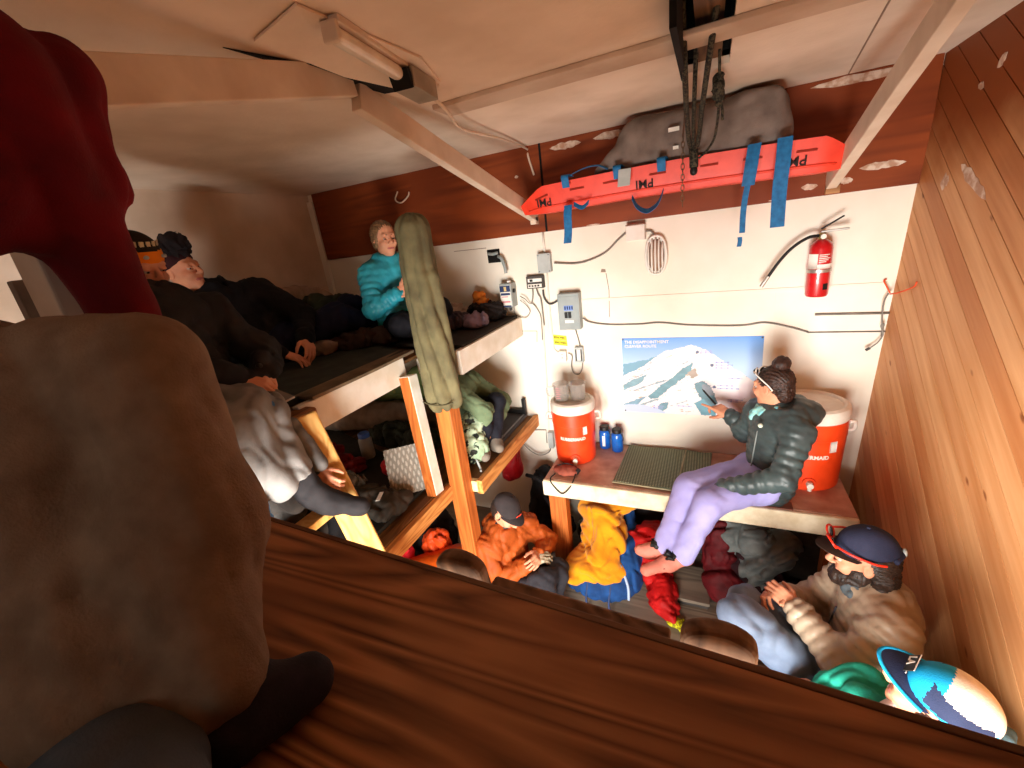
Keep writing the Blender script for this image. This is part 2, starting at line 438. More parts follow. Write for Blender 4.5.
# ------------------------------------------------------------------ materials used by the setting
m_white = mat('white_painted_plywood', 'efe9dc', 'e2dac9', .6, scale=3., bump=.08, bscale=30., lo=.3, hi=.75)
m_ceil = mat('ceiling_paint', 'e8d4c0', 'd8c2ac', .85, scale=4., bump=.15, bscale=45., lo=.35, hi=.7)
m_red = wood('red_brown_plywood', '6a2c10', '8c4019', '7a3514', axis='X', ring=3., dist=4., rough=.5, fine=.5)
m_pine = wood('fir_lumber', 'b06a2e', 'd89a55', None, axis='Y', ring=9., knots=True)
m_pinez = wood('fir_lumber_upright', '9c4d1b', 'c26d2f', None, axis='Z', ring=9.)
m_yel = wood('yellow_pine_lumber', 'c48a40', 'dcae66', None, axis='Z', ring=8., knots=True)
m_ply = wood('bunk_plywood', '5b3a1e', '8a6238', '6a4826', axis='Y', ring=10.)
m_shelf = wood('varnished_fir_plywood', '4f2813', 'b87c4d', '87532f', axis='X', ring=2.2, dist=6., rough=.42, fine=.8, bump=.05, rings=26.)
m_lip = wood('worn_shelf_edge', '4a2c1a', '7d553a', None, axis='X', ring=4., rough=.7)
m_white_rail = mat('white_painted_lumber', 'ece6da', 'ddd3c0', .55, scale=8., bump=.1, bscale=50.)
m_floor = wood('grey_floor_boards', '6c6255', '9a8c79', '7c7062', axis='X', ring=4., rough=.9)
m_dark = mat('dark_void', '14110f', '0d0b0a', .9)

def structure(o, name=None):
    o['kind'] = 'structure'; return o
TOP = 3.14; ZB = 2.565
# floor, back wall, left wall
structure(M().box(-3.5, 1.1, FRONT-.3, 3.3, -.06, 0).build('floor', m_floor))
wb = M().box(-3.5, 1.15, BW, BW+.08, -.05, 3.25)
structure(wb.build('wall_back', m_white))
structure(M().box(-3.45, -3.37, FRONT-.3, 3.25, -.05, 3.25).build('wall_left', mat('tan_wall_paint', 'd8c2ae', 'c4ac96', .8, scale=3., bump=.1)))
# panel seams of the back wall: shallow battens
sm = M()
sm.box(-1.17, -1.155, BW-.004, BW, 1.8, ZB); sm.box(-1.15, .93, BW-.006, BW, 2.035, 2.055); sm.box(.38, .386, BW-.003, BW, .9, 2.05)
structure(sm.build('trim_1', m_white))
# upper red-brown board band
tr = M().box(-3.30, 1.0, BW-.022, BW, ZB, TOP)
structure(tr.build('trim_2', m_red, bevel=.003))
structure(M().box(-3.37, -3.31, BW-.03, BW, 1.95, TOP-.06).build('trim_3', m_white))
sm = M(); sm.box(-1.10, -1.085, BW-.026, BW-.02, ZB, TOP); structure(sm.build('trim_4', m_dark))
# white filler smears on the red boards
m_fill = mat('white_filler', 'd9c4b2', 'b58d74', .8, scale=25., lo=.4, hi=.6)
sm = M()
def smear(x0, x1, z0, z1, Y, seed):
    r = random.Random(seed); n = 12; up = []; dn = []
    for i in range(n+1):
        t = i/n; x = x0+(x1-x0)*t; e = (1-abs(2*t-1)**3)
        up.append((x, Y, (z0+z1)/2+(z1-z0)/2*e*(.7+.4*r.random()))); dn.append((x, Y, (z0+z1)/2-(z1-z0)/2*e*(.7+.4*r.random())))
    sm.poly(dn+up[::-1], .001, (0, -1, 0))
for q in [(-1.02, -.8, 3.07, 3.115), (-.72, -.5, 3.075, 3.12), (.46, .9, 3.09, 3.135), (.46, .54, 2.605, 2.64), (.64, .70, 2.61, 2.645), (.72, .92, 2.66, 2.70), (-1.75, -1.7, 3.04, 3.06), (-1.3, -1.27, 2.95, 2.97), (.3, .36, 2.57, 2.58), (-.8, -.7, 2.565, 2.575)]:
    smear(*q, BW-.0225, hash(q[0]) % 97)
structure(sm.build('trim_5', m_fill))

# ceiling with the rescue-pulley hatch
HX0, HX1, HY0, HY1 = -.12, .05, 1.45, 2.36
ce = M()
for x0, x1, y0, y1 in [(-3.45, HX0, FRONT-.3, 3.3), (HX1, 1.15, FRONT-.3, 3.3), (HX0, HX1, FRONT-.3, HY0), (HX0, HX1, HY1, 3.3)]:
    ce.box(x0, x1, y0, y1, TOP, TOP+.05)
structure(ce.build('ceiling', m_ceil))
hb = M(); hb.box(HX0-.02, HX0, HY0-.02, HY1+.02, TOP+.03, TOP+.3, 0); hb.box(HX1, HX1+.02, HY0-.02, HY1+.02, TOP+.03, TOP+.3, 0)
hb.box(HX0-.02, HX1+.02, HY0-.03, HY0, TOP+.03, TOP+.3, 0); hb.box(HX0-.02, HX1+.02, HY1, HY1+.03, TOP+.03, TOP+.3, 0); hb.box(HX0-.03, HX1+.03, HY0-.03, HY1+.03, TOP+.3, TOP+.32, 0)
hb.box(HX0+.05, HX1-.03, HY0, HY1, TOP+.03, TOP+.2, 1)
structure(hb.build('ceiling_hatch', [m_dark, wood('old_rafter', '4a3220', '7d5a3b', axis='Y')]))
structure(M().box(-1.12, .95, 1.845, 1.995, TOP-.02, TOP).build('trim_6', mat('ceiling_batten_paint', 'cdb6a0', 'b99f88', .8, scale=5., bump=.1), bevel=.004))
sm = M(); sm.beam((.62, 3.1, TOP-.002), (.3, .2, TOP-.002), .006, .003)
structure(sm.build('trim_7', mat('ceiling_seam', '9c826c', '8a705a')))
# torn ceiling edge by the light: dark gap
sm = M().poly([(-1.22, .98, TOP-.001), (-1.13, 1.25, TOP-.001), (-1.08, 1.5, TOP-.001), (-1.02, 1.63, TOP-.001), (-1.16, 1.58, TOP-.001), (-1.19, 1.3, TOP-.001)], .002, (0, 0, -1))
structure(sm.build('ceiling_gap', m_dark))
# hanging panel edge beside the light
structure(M().poly([(-1.12, 1.0, TOP-.003), (-.9, .95, TOP-.003), (-.86, 1.4, TOP-.003), (-.93, 1.62, TOP-.003), (-1.03, 1.60, TOP-.02), (-1.1, 1.3, TOP-.02)], .006, (0, 0, -1)).build('ceiling_patch', m_ceil))
# braces
m_brace = mat('painted_brace', 'e0cdb9', 'cdb6a0', .7, scale=6., bump=.1, bscale=40.)
a = M().beam((-1.17, 1.42, 3.10), (-1.17, 3.12, 2.685), .045, .095, (0, 0, 1)).beam((-1.17, 3.06, 2.65), (-1.17, 3.12, 2.65), .045, .05)
structure(a.build('beam_back', m_brace, bevel=.004))
structure(M().beam((-1.17, 1.40, 3.14), (-1.17, .45, 2.93), .045, .095, (0, 0, 1)).build('beam_front', m_brace, bevel=.004))
structure(M().beam((.60, 3.12, 2.64), (.60, 1.55, 3.13), .05, .10, (0, 0, 1)).build('beam_right', m_brace, bevel=.004))
structure(M().box(.575, .64, BW-.05, BW-.02, 2.57, 2.61).build('beam_cleat', wood('cleat_wood', '8a5a34', 'b98a5c', axis='X')))

# right wall: diagonal planks, leaning slightly
def wallx(z): return .887+.0385*z
def clip(poly, nx, ny, c):
    out = []
    for i in range(len(poly)):
        a, b = poly[i], poly[(i+1) % len(poly)]; da = a[0]*nx+a[1]*ny-c; db = b[0]*nx+b[1]*ny-c
        if da <= 0: out.append(a)
        if (da < 0) != (db < 0) and da != db:
            t = da/(da-db); out.append((a[0]+t*(b[0]-a[0]), a[1]+t*(b[1]-a[1])))
    return out
ang = math.radians(35); dy, dz = math.cos(ang), math.sin(ang); ny, nz = -dz, dy
rw = M(); tint = []; pw = .105; k = -36
origin = np.array([wallx(0), 0, 0]); lean = np.array([.0385, 0, 1.])
pl = []
r_ = random.Random(3)
for k in range(-30, 45):
    c0 = k*pw; g = .0022
    quad = []
    for s, c in ((-6, c0+g), (6, c0+g), (6, c0+pw-g), (-6, c0+pw-g)): quad.append((dy*s+ny*c, dz*s+nz*c))
    for nx_, nz_, cc in ((1, 0, 3.16), (-1, 0, 1.3), (0, 1, 3.2), (0, -1, .05)):
        quad = clip(quad, nx_, nz_, cc) if quad else quad
    if len(quad) < 3: continue
    t = r_.random()
    pts = [(wallx(z), y, z) for y, z in quad]
    b = len(rw.f); rw.poly(pts, .02, (1, 0, -.0385)); tint += [t]*(len(rw.f)-b)
rw.box(.93, 1.1, -1.3, 3.2, -.05, .0)
tint += [0]*6
rw.add([(wallx(z)+.012, y, z) for y, z in ((-1.3, -.05), (3.2, -.05), (3.2, 3.22), (-1.3, 3.22))], [(0, 1, 2, 3)], 1); tint.append(0)
def plank_mat():
    m, nt, b = _nt('diagonal_cedar_planks'); L = nt.links.new; N = nt.nodes.new
    b.inputs['Roughness'].default_value = .55; b.inputs['Specular IOR Level'].default_value = .25
    tc = N('ShaderNodeTexCoord'); at = N('ShaderNodeAttribute'); at.attribute_name = 'tint'
    ad = N('ShaderNodeVectorMath'); ad.operation = 'MULTIPLY_ADD'; ad.inputs[1].default_value = (9, 23, 17)
    L(at.outputs['Color'], ad.inputs[0]); 
    rot = N('ShaderNodeVectorRotate'); rot.rotation_type = 'X_AXIS'; rot.inputs['Angle'].default_value = -ang
    L(tc.outputs['Object'], rot.inputs['Vector']); L(rot.outputs['Vector'], ad.inputs[2])
    mp = N('ShaderNodeMapping'); mp.inputs['Scale'].default_value = (1, .06, 1); L(ad.outputs[0], mp.inputs['Vector'])
    n1 = N('ShaderNodeTexNoise'); n1.inputs['Scale'].default_value = 26; n1.inputs['Detail'].default_value = 6; L(mp.outputs[0], n1.inputs['Vector'])
    rp = N('ShaderNodeValToRGB'); e = rp.color_ramp.elements; e[0].position = .3; e[1].position = .7; e[0].color = lin('c58a55'); e[1].color = lin('dca876')
    L(n1.outputs['Fac'], rp.inputs['Fac'])
    # plank to plank tone
    rt = N('ShaderNodeValToRGB'); rt.color_ramp.elements[0].color = lin('dcc0aa'); rt.color_ramp.elements[1].color = (1, 1, 1, 1); L(at.outputs['Fac'], rt.inputs['Fac'])
    mu = N('ShaderNodeMix'); mu.data_type = 'RGBA'; mu.blend_type = 'MULTIPLY'; mu.inputs[0].default_value = 1; L(rp.outputs['Color'], mu.inputs[6]); L(rt.outputs['Color'], mu.inputs[7])
    # knots
    mk = N('ShaderNodeMapping'); mk.inputs['Scale'].default_value = (1, .45, 1); L(ad.outputs[0], mk.inputs['Vector'])
    vo = N('ShaderNodeTexVoronoi'); vo.inputs['Scale'].default_value = 6.; L(mk.outputs[0], vo.inputs['Vector'])
    rk = N('ShaderNodeValToRGB'); rk.color_ramp.elements[0].position = .03; rk.color_ramp.elements[1].position = .07; rk.color_ramp.elements[0].color = (.85, .85, .85, 1); rk.color_ramp.elements[1].color = (0, 0, 0, 1)
    L(vo.outputs['Distance'], rk.inputs['Fac'])
    mi = N('ShaderNodeMix'); mi.data_type = 'RGBA'; L(rk.outputs['Color'], mi.inputs[0]); L(mu.outputs[2], mi.inputs[6]); mi.inputs[7].default_value = lin('7a3f1c')
    # old red-brown stain near the top of the boards
    sx = N('ShaderNodeSeparateXYZ'); L(tc.outputs['Object'], sx.inputs[0])
    ns = N('ShaderNodeTexNoise'); ns.inputs['Scale'].default_value = 3.; ns.inputs['Detail'].default_value = 5; L(tc.outputs['Object'], ns.inputs['Vector'])
    sa = N('ShaderNodeMath'); sa.operation = 'MULTIPLY_ADD'; sa.inputs[1].default_value = .5; L(ns.outputs['Fac'], sa.inputs[0]); L(sx.outputs['Z'], sa.inputs[2])
    rs = N('ShaderNodeMapRange'); rs.inputs['From Min'].default_value = 2.75; rs.inputs['From Max'].default_value = 3.12; L(sa.outputs[0], rs.inputs['Value'])
    m2 = N('ShaderNodeMix'); m2.data_type = 'RGBA'; L(rs.outputs[0], m2.inputs[0]); L(mi.outputs[2], m2.inputs[6]); m2.inputs[7].default_value = lin('87451f')
    L(m2.outputs[2], b.inputs['Base Color'])
    bp = N('ShaderNodeBump'); bp.inputs['Strength'].default_value = .2; bp.inputs['Distance'].default_value = .003; L(n1.outputs['Fac'], bp.inputs['Height']); L(bp.outputs[0], b.inputs['Normal'])
    return m
o = rw.build('wall_right', [plank_mat(), m_dark])
ca = o.data.color_attributes.new('tint', 'FLOAT_COLOR', 'CORNER')
buf = np.ones((len(o.data.loops), 4), np.float32)
for p in o.data.polygons:
    t = tint[p.index] if p.index < len(tint) else 0
    buf[p.loop_start:p.loop_start+p.loop_total, :3] = t
ca.data.foreach_set('color', buf.ravel()); structure(o)
# filler patches on the right wall
sm = M()
for (y0, z0), (y1, z1), wd in [((2.7, 2.62), (2.42, 2.47), .05), ((2.86, 2.55), (2.78, 2.56), .07), ((2.6, 2.95), (2.55, 2.99), .04), ((2.72, 2.92), (2.67, 2.90), .03), ((2.1, 2.32), (2.0, 2.30), .03)]:
    p = [(y0, z0), (y1, z1)]; d = nrm((0, y1-y0, z1-z0)); q = np.cross(d, (1, 0, 0)); n = 10; up = []; dn = []
    for i in range(n+1):
        t = i/n; c = np.array([wallx(z0), y0+(y1-y0)*t, z0+(z1-z0)*t]); e = (1-abs(2*t-1)**3)*(.7+.5*r_.random())*wd/2
        u = c+q*e; v = c-q*e*(.6+.5*r_.random()); u[0] = wallx(u[2])-.0005; v[0] = wallx(v[2])-.0005; up.append(u); dn.append(v)
    sm.poly(dn+up[::-1], .001, (-1, 0, 0))
structure(sm.build('trim_8', m_fill))
# front wall (behind the camera) with the open doorway below the sleeping shelf
fw = M(); fw.box(-3.45, -1.10, FRONT-.1, FRONT, -.05, 3.25); fw.box(.50, 1.1, FRONT-.1, FRONT, -.05, 3.25); fw.box(-1.10, .50, FRONT-.1, FRONT, 1.85, 3.25)
structure(fw.build('wall_front', mat('front_wall_paint', 'c9b39c', 'b89f86', .8, scale=4.)))
structure(M().box(-3.5, 1.2, FRONT-3.0, FRONT-.1, -.3, -.08).build('snow_ground', mat('snow', 'f2f5f8', 'e8edf2', .8)))

# ------------------------------------------------------------------ the near sleeping shelf and its ladder
e0 = np.array([-1.72, .598, 1.945]); e1 = np.array([.912, .458, 1.945]); ed = nrm(e1-e0); en = np.array([-ed[1], ed[0], 0])
if en[1] < 0: en = -en
t = thing('sleeping_shelf', 'dark varnished plywood sleeping shelf filling the bottom of the view', 'bunk', (-.4, 0, 1.945))
M().poly([(-1.72, FRONT+.01, 1.925), (.905, FRONT+.01, 1.925), (e1[0], e1[1], 1.925), (e0[0], e0[1], 1.925)], .02, (0, 0, 1)).build('platform', m_shelf, t, bevel=.003)
f = M(); f.beam(e0-en*.022-(0, 0, .095), e1-en*.022-(0, 0, .095), .036, .14)
f.build('front_board', m_lip, t, bevel=.008)
f = M(); f.beam(e0+en*.006-(0, 0, .010), e1+en*.006-(0, 0, .010), .012, .022)
f.build('edge_strip', wood('edge_strip_wood', '5a3a24', '7d5638', axis='X'), t, bevel=.002)
for i in range(3):
    x = -1.5+i*1.1; M().beam((x, FRONT+.02, 1.885), (x, .5, 1.885), .04, .075, (0, 0, 1)).build('joist', m_lip, t)
# ladder up to the shelf: two flat rails with rounded tops
lad = thing('ladder', 'brown ladder with two rounded rail tops rising past the shelf edge', 'ladder', (-.2, .75, 0))
m_lad = wood('ladder_rail_wood', '4d3320', '86644a', axis='Z', ring=4., rough=.75)
for cx in (-.507, .030):
    y0 = np.interp(cx, [e0[0], e1[0]], [e0[1], e1[1]])+.075
    pts = []
    hw = .061
    for k in range(13):
        a_ = math.pi*k/12; pts.append((cx+hw*math.cos(a_), 1.855+hw*.75*math.sin(a_)))
    pts = [(cx+hw, 0.0)]+pts+[(cx-hw, 0.0)]
    sl = .30/1.95
    P = [(x, y0+(1.945-z)*sl, z) for x, z in pts]
    M().poly(P, -.04, (0, -1, 0)).build('rail', m_lad, lad, bevel=.012, seg=3)
M().beam((-.44, .655, 1.790), (-.05, .632, 1.790), .045, .06).build('top_board', m_lad, lad, bevel=.008)
for k in range(5):
    z = .35+k*.3; y = .54+.085+(1.945-z)*.30/1.95+.01
    M().beam((-.41, y, z), (-.02, y, z), .035, .09, (0, 0, 1)).build('rung', m_lad, lad, bevel=.004)

# ------------------------------------------------------------------ left bunks
UZ, LZ = 1.945, 1.08
t = thing('upper_bunk', 'upper bunk platform with white painted front boards along the left side', 'bunk', (-2.4, 1.9, UZ))
M().box(-3.36, -1.72, .62, 3.12, UZ-.05, UZ-.03).box(-1.72, -1.41, 2.16, 3.12, UZ-.05, UZ-.03).build('platform', m_ply, t)
M().box(-1.74, -1.70, 1.22, 2.0, UZ-.155, UZ).build('front_board', m_white_rail, t, bevel=.004)
M().box(-1.42, -1.38, 2.14, 3.125, UZ-.155, UZ).box(-1.72, -1.42, 2.14, 2.18, UZ-.155, UZ-.055).build('front_board', m_white_rail, t, bevel=.004)
M().box(-1.56, -1.425, 2.125, 2.14, UZ-.15, UZ-.005).build('board_end', m_pinez, t, bevel=.003)
M().box(-1.78, -1.64, .64, 1.27, UZ-.15, UZ-.012).build('header_beam', wood('rough_header', '5a3216', '96602f', axis='Y', ring=9., bump=.4), t, bevel=.012, seg=3)
for y in (1.0, 1.9, 2.7): M().beam((-3.35, y, UZ-.10), (-1.75, y, UZ-.10), .04, .09, (0, 0, 1)).build('joist', m_ply, t)
t = thing('lower_bunk', 'lower bunk platform of bare fir boards and plywood below the white boards', 'bunk', (-2.4, 1.8, LZ))
M().box(-3.36, -1.52, .62, 3.12, LZ-.04, LZ-.015).box(-1.52, -1.37, 2.10, 3.12, LZ-.04, LZ-.015).build('platform', m_ply, t)
M().box(-1.54, -1.50, .64, 2.0, LZ-.10, LZ).build('front_board', m_pine, t, bevel=.004)
M().box(-1.60, -1.545, .64, 1.99, LZ-.016, LZ+.004).build('edge_strip', m_ply, t, bevel=.003)
M().box(-1.365, -1.325, 2.06, 3.125, LZ-.10, LZ).build('front_board', m_pine, t, bevel=.004)
M().box(-1.50, -1.365, 2.06, 2.10, LZ-.09, LZ-.01).build('board_end', mat('cut_end_wood', 'ecd39c', 'dcb878', .7, scale=20.), t, bevel=.003)
for y in (1.0, 1.8, 2.6): M().beam((-3.35, y, LZ-.08), (-1.56, y, LZ-.08), .04, .08, (0, 0, 1)).build('joist', m_ply, t)
M().box(-3.3, -3.2, .7, .8, 0, LZ-.04).build('support_leg', m_pinez, t)
M().box(-3.3, -3.2, 2.9, 3.0, 0, LZ-.04).build('support_leg', m_pinez, t)

t = thing('bunk_post', 'orange fir post standing between the bunks with trousers hung on it', 'post', (-1.45, 2.02, 0))
M().box(-1.515, -1.405, 1.965, 2.075, 0, 2.61).build('timber', m_pinez, t, bevel=.006)
t = thing('bunk_strut', 'short white painted strut between upper and lower bunk boards', 'post', (-1.6, 1.87, LZ))
sa, sb = np.array([-1.655, 1.955, UZ-.10]), np.array([-1.555, 1.865, LZ+.004])
M().beam(sa, sb, .085, .075, (1, 0, 0)).build('timber', [m_white_rail], t, bevel=.004)
M().beam(sa+(0.0, -.0435, 0), sb+(.0, -.0435, 0), .003, .070, (1, 0, 0)).build('bare_wood_face', m_pinez, t, bevel=.001)
# yellow ladder to the upper bunk
lad = thing('bunk_ladder', 'yellow pine ladder leaning on the upper bunk beside the white board', 'ladder', (-1.4, 1.1, .6))
A = pX(301, 416, -1.60); B = pX(372, 556, -1.40); B = A+(B-A)*1.9
M().beam(A, B, .045, .125, (.55, .8, 0)).build('rail', m_yel, lad, bevel=.012, seg=3)
M().beam(A-(0, .44, 0), B-(0, .44, 0), .045, .125, (.55, .8, 0)).build('rail', m_yel, lad, bevel=.012, seg=3)
for k in range(4):
    tt = .30+.2*k; c = A+(B-A)*tt
    M().beam(c-(0, .42, 0), c-(0, .02, 0), .085, .035, (0, 0, 1)).build('rung', m_yel, lad, bevel=.004)
# white post at the shelf end
t = thing('shelf_post', 'white painted post at the shelf end behind the red garment', 'post', (-1.2, .43, 1.945))
M().box(-1.255, -1.15, .40, .455, 1.9455, 2.86).build('timber', mat('cream_post_paint', 'd8c7b4', 'c4b09a', .7, scale=6.), t, bevel=.005)
M().box(-1.33, -1.30, .40, .44, 1.9455, 2.6).build('batten', mat('grey_batten', '8a7a6a', '77685a', .7), t, bevel=.003)

# ------------------------------------------------------------------ workbench
TZ = .86
t = thing('workbench', 'plank workbench with thick pale front edge along the white wall', 'bench', (-.15, 2.8, 0))
m_bt = mat('stained_bench_top', 'cfa78e', 'a06e58', .45, scale=7., bump=.1, lo=.3, hi=.7, detail=7.)
m_be = mat('worn_pale_edge', 'e6d9bd', 'cdbb97', .7, scale=14., bump=.2, lo=.35, hi=.7)
M().box(-1.07, .79, 2.515, 3.125, TZ-.03, TZ).build('top', m_bt, t, bevel=.004)
M().box(-1.075, .79, 2.485, 2.515, TZ-.13, TZ-.001).box(-1.075, -1.045, 2.515, 3.12, TZ-.13, TZ-.031).build('front_board', m_be, t, bevel=.008)
M().box(-1.075, -.69, 2.482, 2.486, TZ-.12, TZ-.01).build('edge_patch', mat('edge_patch', 'e9dfc6', 'd8c9a6', .7, scale=14.), t)
M().box(-1.055, -.925, 2.52, 2.61, 0, TZ-.13).build('leg', m_pinez, t, bevel=.006)
M().box(.66, .78, 2.53, 2.62, 0, TZ-.13).build('leg', wood('dark_leg', '6b3a1a', '9a5c2c', axis='Z'), t, bevel=.006)
M().box(-1.04, .78, 3.05, 3.10, TZ-.13, TZ-.031).build('back_rail', m_be, t)
# ------------------------------------------------------------------ things on the white wall
m_grey = mat('grey_steel_box', '9aa3a2', '8a9493', .45, scale=8., spec=.5)
m_lgrey = mat('light_grey_plastic', 'b4bab8', 'a6acaa', .5)
m_dgrey = mat('dark_grey_plastic', '4b4744', '3a3735', .55)
m_blk = mat('black_plastic', '1c1b1a', '131212', .5)
m_cable = mat('grey_cable', '857f77', '6f6a63', .6)
m_wcable = mat('white_cable', 'e6e0d4', 'd8d0c2', .6)
m_paper = mat('white_label', 'eeeae2', 'e4dfd5', .7)
m_navy = mat('label_navy', '2e3f66', '27365a', .7)
m_pink = mat('label_pink', 'd98a94', 'c97882', .7)
m_blue = mat('label_blue', '7f9bd8', '6f8ccb', .7)
def wrect(x0, y0, x1, y1):
    a = W(x0, y0); b = W(x1, y1); return min(a[0], b[0]), max(a[0], b[0]), min(a[2], b[2]), max(a[2], b[2])
def plate(m, x0, x1, z0, z1, Y, th, mi=0): return m.box(x0, x1, Y-th, Y, z0, z1, mi)
Zs = lambda z0, z1, f: z0+(z1-z0)*f
# cable hole with conduit
t = thing('cable_opening', 'black square cable opening cut in the white wall', 'opening', W(494, 262))
x0, x1, z0, z1 = wrect(487, 250, 501, 262); M().box(x0, x1, BW-.004, BW, z0, z1).build('recess', m_dark, t)
M().tube(spline([(x0+.015, BW-.012, z1-.03), ((x0+x1)/2, BW-.02, z1-.035), (x1-.01, BW-.02, z1-.03)]), .012, 8).build('cable_end', m_grey, t, True)
tag(M().tube(spline([(x1-.008, BW-.015, z0+.045), (x1+.03, BW-.05, z0+.03), (x1+.055, BW-.06, z0-.03), (x1+.06, BW-.06, z0-.085)], 8), .013, 10).build('flexible_conduit', m_grey, None, True, origin=W(505, 268)), 'short grey flexible conduit curving down to the labelled box', 'conduit')
# labelled meter box
x0, x1, z0, z1 = wrect(503.5, 278, 518, 305); x1 = x0+.10; z1 = z0+.185
t = thing('meter_box', 'grey meter box with navy and white label beside the upper bunk', 'box', ((x0+x1)/2, BW, z0))
M().box(x0, x1, BW-.10, BW, z0, z1).build('case', m_grey, t, bevel=.004)
l = M(); l.box(x0+.004, x1-.008, BW-.1025, BW-.1003, z0+.008, z1-.012, 0)
l.box(x0+.004, x1-.008, BW-.104, BW-.1026, z1-.062, z1-.014, 1); l.box(x0+.008, x1-.012, BW-.104, BW-.1026, z1-.088, z1-.070, 1); l.box(x0+.008, x1-.012, BW-.104, BW-.1026, z0+.004, z0+.018, 1)
l.box(x0+.012, x1-.03, BW-.104, BW-.1026, z1-.103, z1-.096, 2); l.box(x0+.008, x1-.016, BW-.104, BW-.1026, z0+.04, z0+.052, 2)
l.box(x0+.04, x0+.06, BW-.105, BW-.104, z1-.056, z1-.022, 3)
l.build('label', [m_paper, m_navy, m_pink, mat('label_gold', 'c9b077')], t)
M().cyl((x1, BW-.06, z1-.06), (x1+.012, BW-.06, z1-.06), .016, n=14).build('knob', m_blk, t, True, auto=40)
M().cyl((x0+.055, BW-.05, z0-.03), (x0+.055, BW-.05, z0), .012, n=12).build('cable_gland', m_dgrey, t, True, auto=40)
M().cyl((x0+.07, BW-.06, z1), (x0+.07, BW-.06, z1+.018), .016, n=12).build('conduit_fitting', m_paper, t, True, auto=40)
# solar controller
x0, x1, z0, z1 = wrect(527.5, 276, 546, 291); z0 = z1-.095
t = thing('charge_controller', 'small dark grey controller with red readout and buttons on wall', 'controller', ((x0+x1)/2, BW, z0))
M().box(x0, x1, BW-.04, BW, z0, z1).build('case', m_dgrey, t, bevel=.004)
l = M(); l.box(x0+.015, x1-.012, BW-.042, BW-.0402, z1-.045, z1-.02, 0); l.box(x0+.012, x1-.015, BW-.042, BW-.0402, z0+.008, z0+.034, 0); l.build('faceplate', m_paper, t)
M().box(x0+.03, x0+.055, BW-.0435, BW-.042, z1-.042, z1-.024).build('display', m_blk, t)
for i in range(4): M().box(x0+.018+i*.024, x0+.034+i*.024, BW-.0435, BW-.042, z0+.014, z0+.028).build('button', m_dgrey, t)
cx, cz = (x0+x1)/2, z0
for dx, pts in [(-.03, [(0, 0), (-.005, -.06), (-.02, -.12)]), (0.0, [(0, 0), (.01, -.05), (.03, -.1), (.035, -.3)])]:
    tag(M().tube(spline([(cx+dx+a, BW-.02, cz+b+.004) for a, b in pts]), .005, 6).build('cable', m_cable, None, True, origin=(cx+dx, BW, cz)), 'thin grey cable hanging below the controller, '+('nearest the labelled box' if dx < 0 else 'middle of three'), 'cable', 'cables below the controller')
# junction box
x0, x1, z0, z1 = wrect(539.5, 254, 553, 271); zj = z0
t = thing('junction_box', 'square light grey junction box below the red boards', 'box', ((x0+x1)/2, BW, z0))
M().box(x0, x1, BW-.05, BW, z0, z1).build('case', m_grey, t, bevel=.003); M().box(x0-.004, x1+.004, BW-.056, BW-.05, z0-.004, z1+.004).build('cover', m_lgrey, t, bevel=.003)
for a, b in ((x0+.008, z0+.008), (x1-.008, z0+.008), (x0+.008, z1-.008), (x1-.008, z1-.008)): M().cyl((a, BW-.058, b), (a, BW-.056, b), .004, n=8).build('screw', m_dgrey, t)
jx = (x0+x1)/2
tag(M().tube([(jx, BW-.012, z1), (jx-.002, BW-.012, ZB-.001)], .008, 8).build('wall_conduit', m_wcable, None, True, origin=(jx, BW, z1)), 'white conduit dropping from the red boards to the junction box', 'conduit')
pts = [W(554, 263, .02), W(575, 263.5, .015), W(590, 260, .015), W(606, 252, .015), W(618, 240, .015), W(627, 232, .02)]
tag(M().tube(spline(pts), .0055, 6).build('wall_cable', m_cable, None, True, origin=pts[0]), 'grey cable swooping from junction box to the box by the lamp', 'cable')
pts = [W(547, 271.5, .01), W(549, 300, .008), W(553, 340, .008), W(554.5, 349, .008), W(559, 353, .01)]
tag(M().tube(spline(pts), .006, 6).build('wall_cable', m_wcable, None, True, origin=pts[0]), 'white cable from junction box down to the white outlet', 'cable')
pts = [W(541, 300, .008), W(544, 340, .008), W(547, 384, .008), W(548, 400, .006), W(549, 436, .006)]
tag(M().tube(spline(pts), .006, 6).build('wall_cable', m_wcable, None, True, origin=pts[0]), 'long white cable running down to the bench behind the left cooler', 'cable')
# breaker panel
x0, x1, z0, z1 = wrect(562, 294, 582, 327); z0 = W(572, 327.5)[2]; z1 = W(570, 292)[2]; x0 = W(561, 305)[0]; x1 = W(582, 305)[0]
t = thing('breaker_panel', 'tall grey steel breaker panel with blue sticker and two black switches', 'panel', ((x0+x1)/2, BW, z0))
M().box(x0, x1, BW-.08, BW, z0, z1).build('case', m_grey, t, bevel=.003)
M().box(x0+.008, x1-.008, BW-.083, BW-.08, z0+.008, z1-.02).build('door', m_grey, t, bevel=.002)
xm = (x0+x1)/2
l = M(); l.box(xm-.035, xm+.035, BW-.085, BW-.083, Zs(z0, z1, .54), Zs(z0, z1, .68), 0); l.box(xm-.033, xm+.036, BW-.085, BW-.083, Zs(z0, z1, .2), Zs(z0, z1, .28), 1)
for i in range(4): l.box(xm-.030+i*.018, xm-.020+i*.018, BW-.0856, BW-.085, Zs(z0, z1, .57), Zs(z0, z1, .66), 2)
l.build('sticker', [m_blue, m_paper, m_navy], t)
for dx in (-.02, .008): M().box(xm+dx-.011, xm+dx+.011, BW-.095, BW-.083, Zs(z0, z1, .34), Zs(z0, z1, .50)).build('switch', m_blk, t, bevel=.002)
pts = [W(543, 290, .02), W(544, 297, .02), W(548, 303, .02), W(553, 303.5, .02), W(560, 299, .02)]
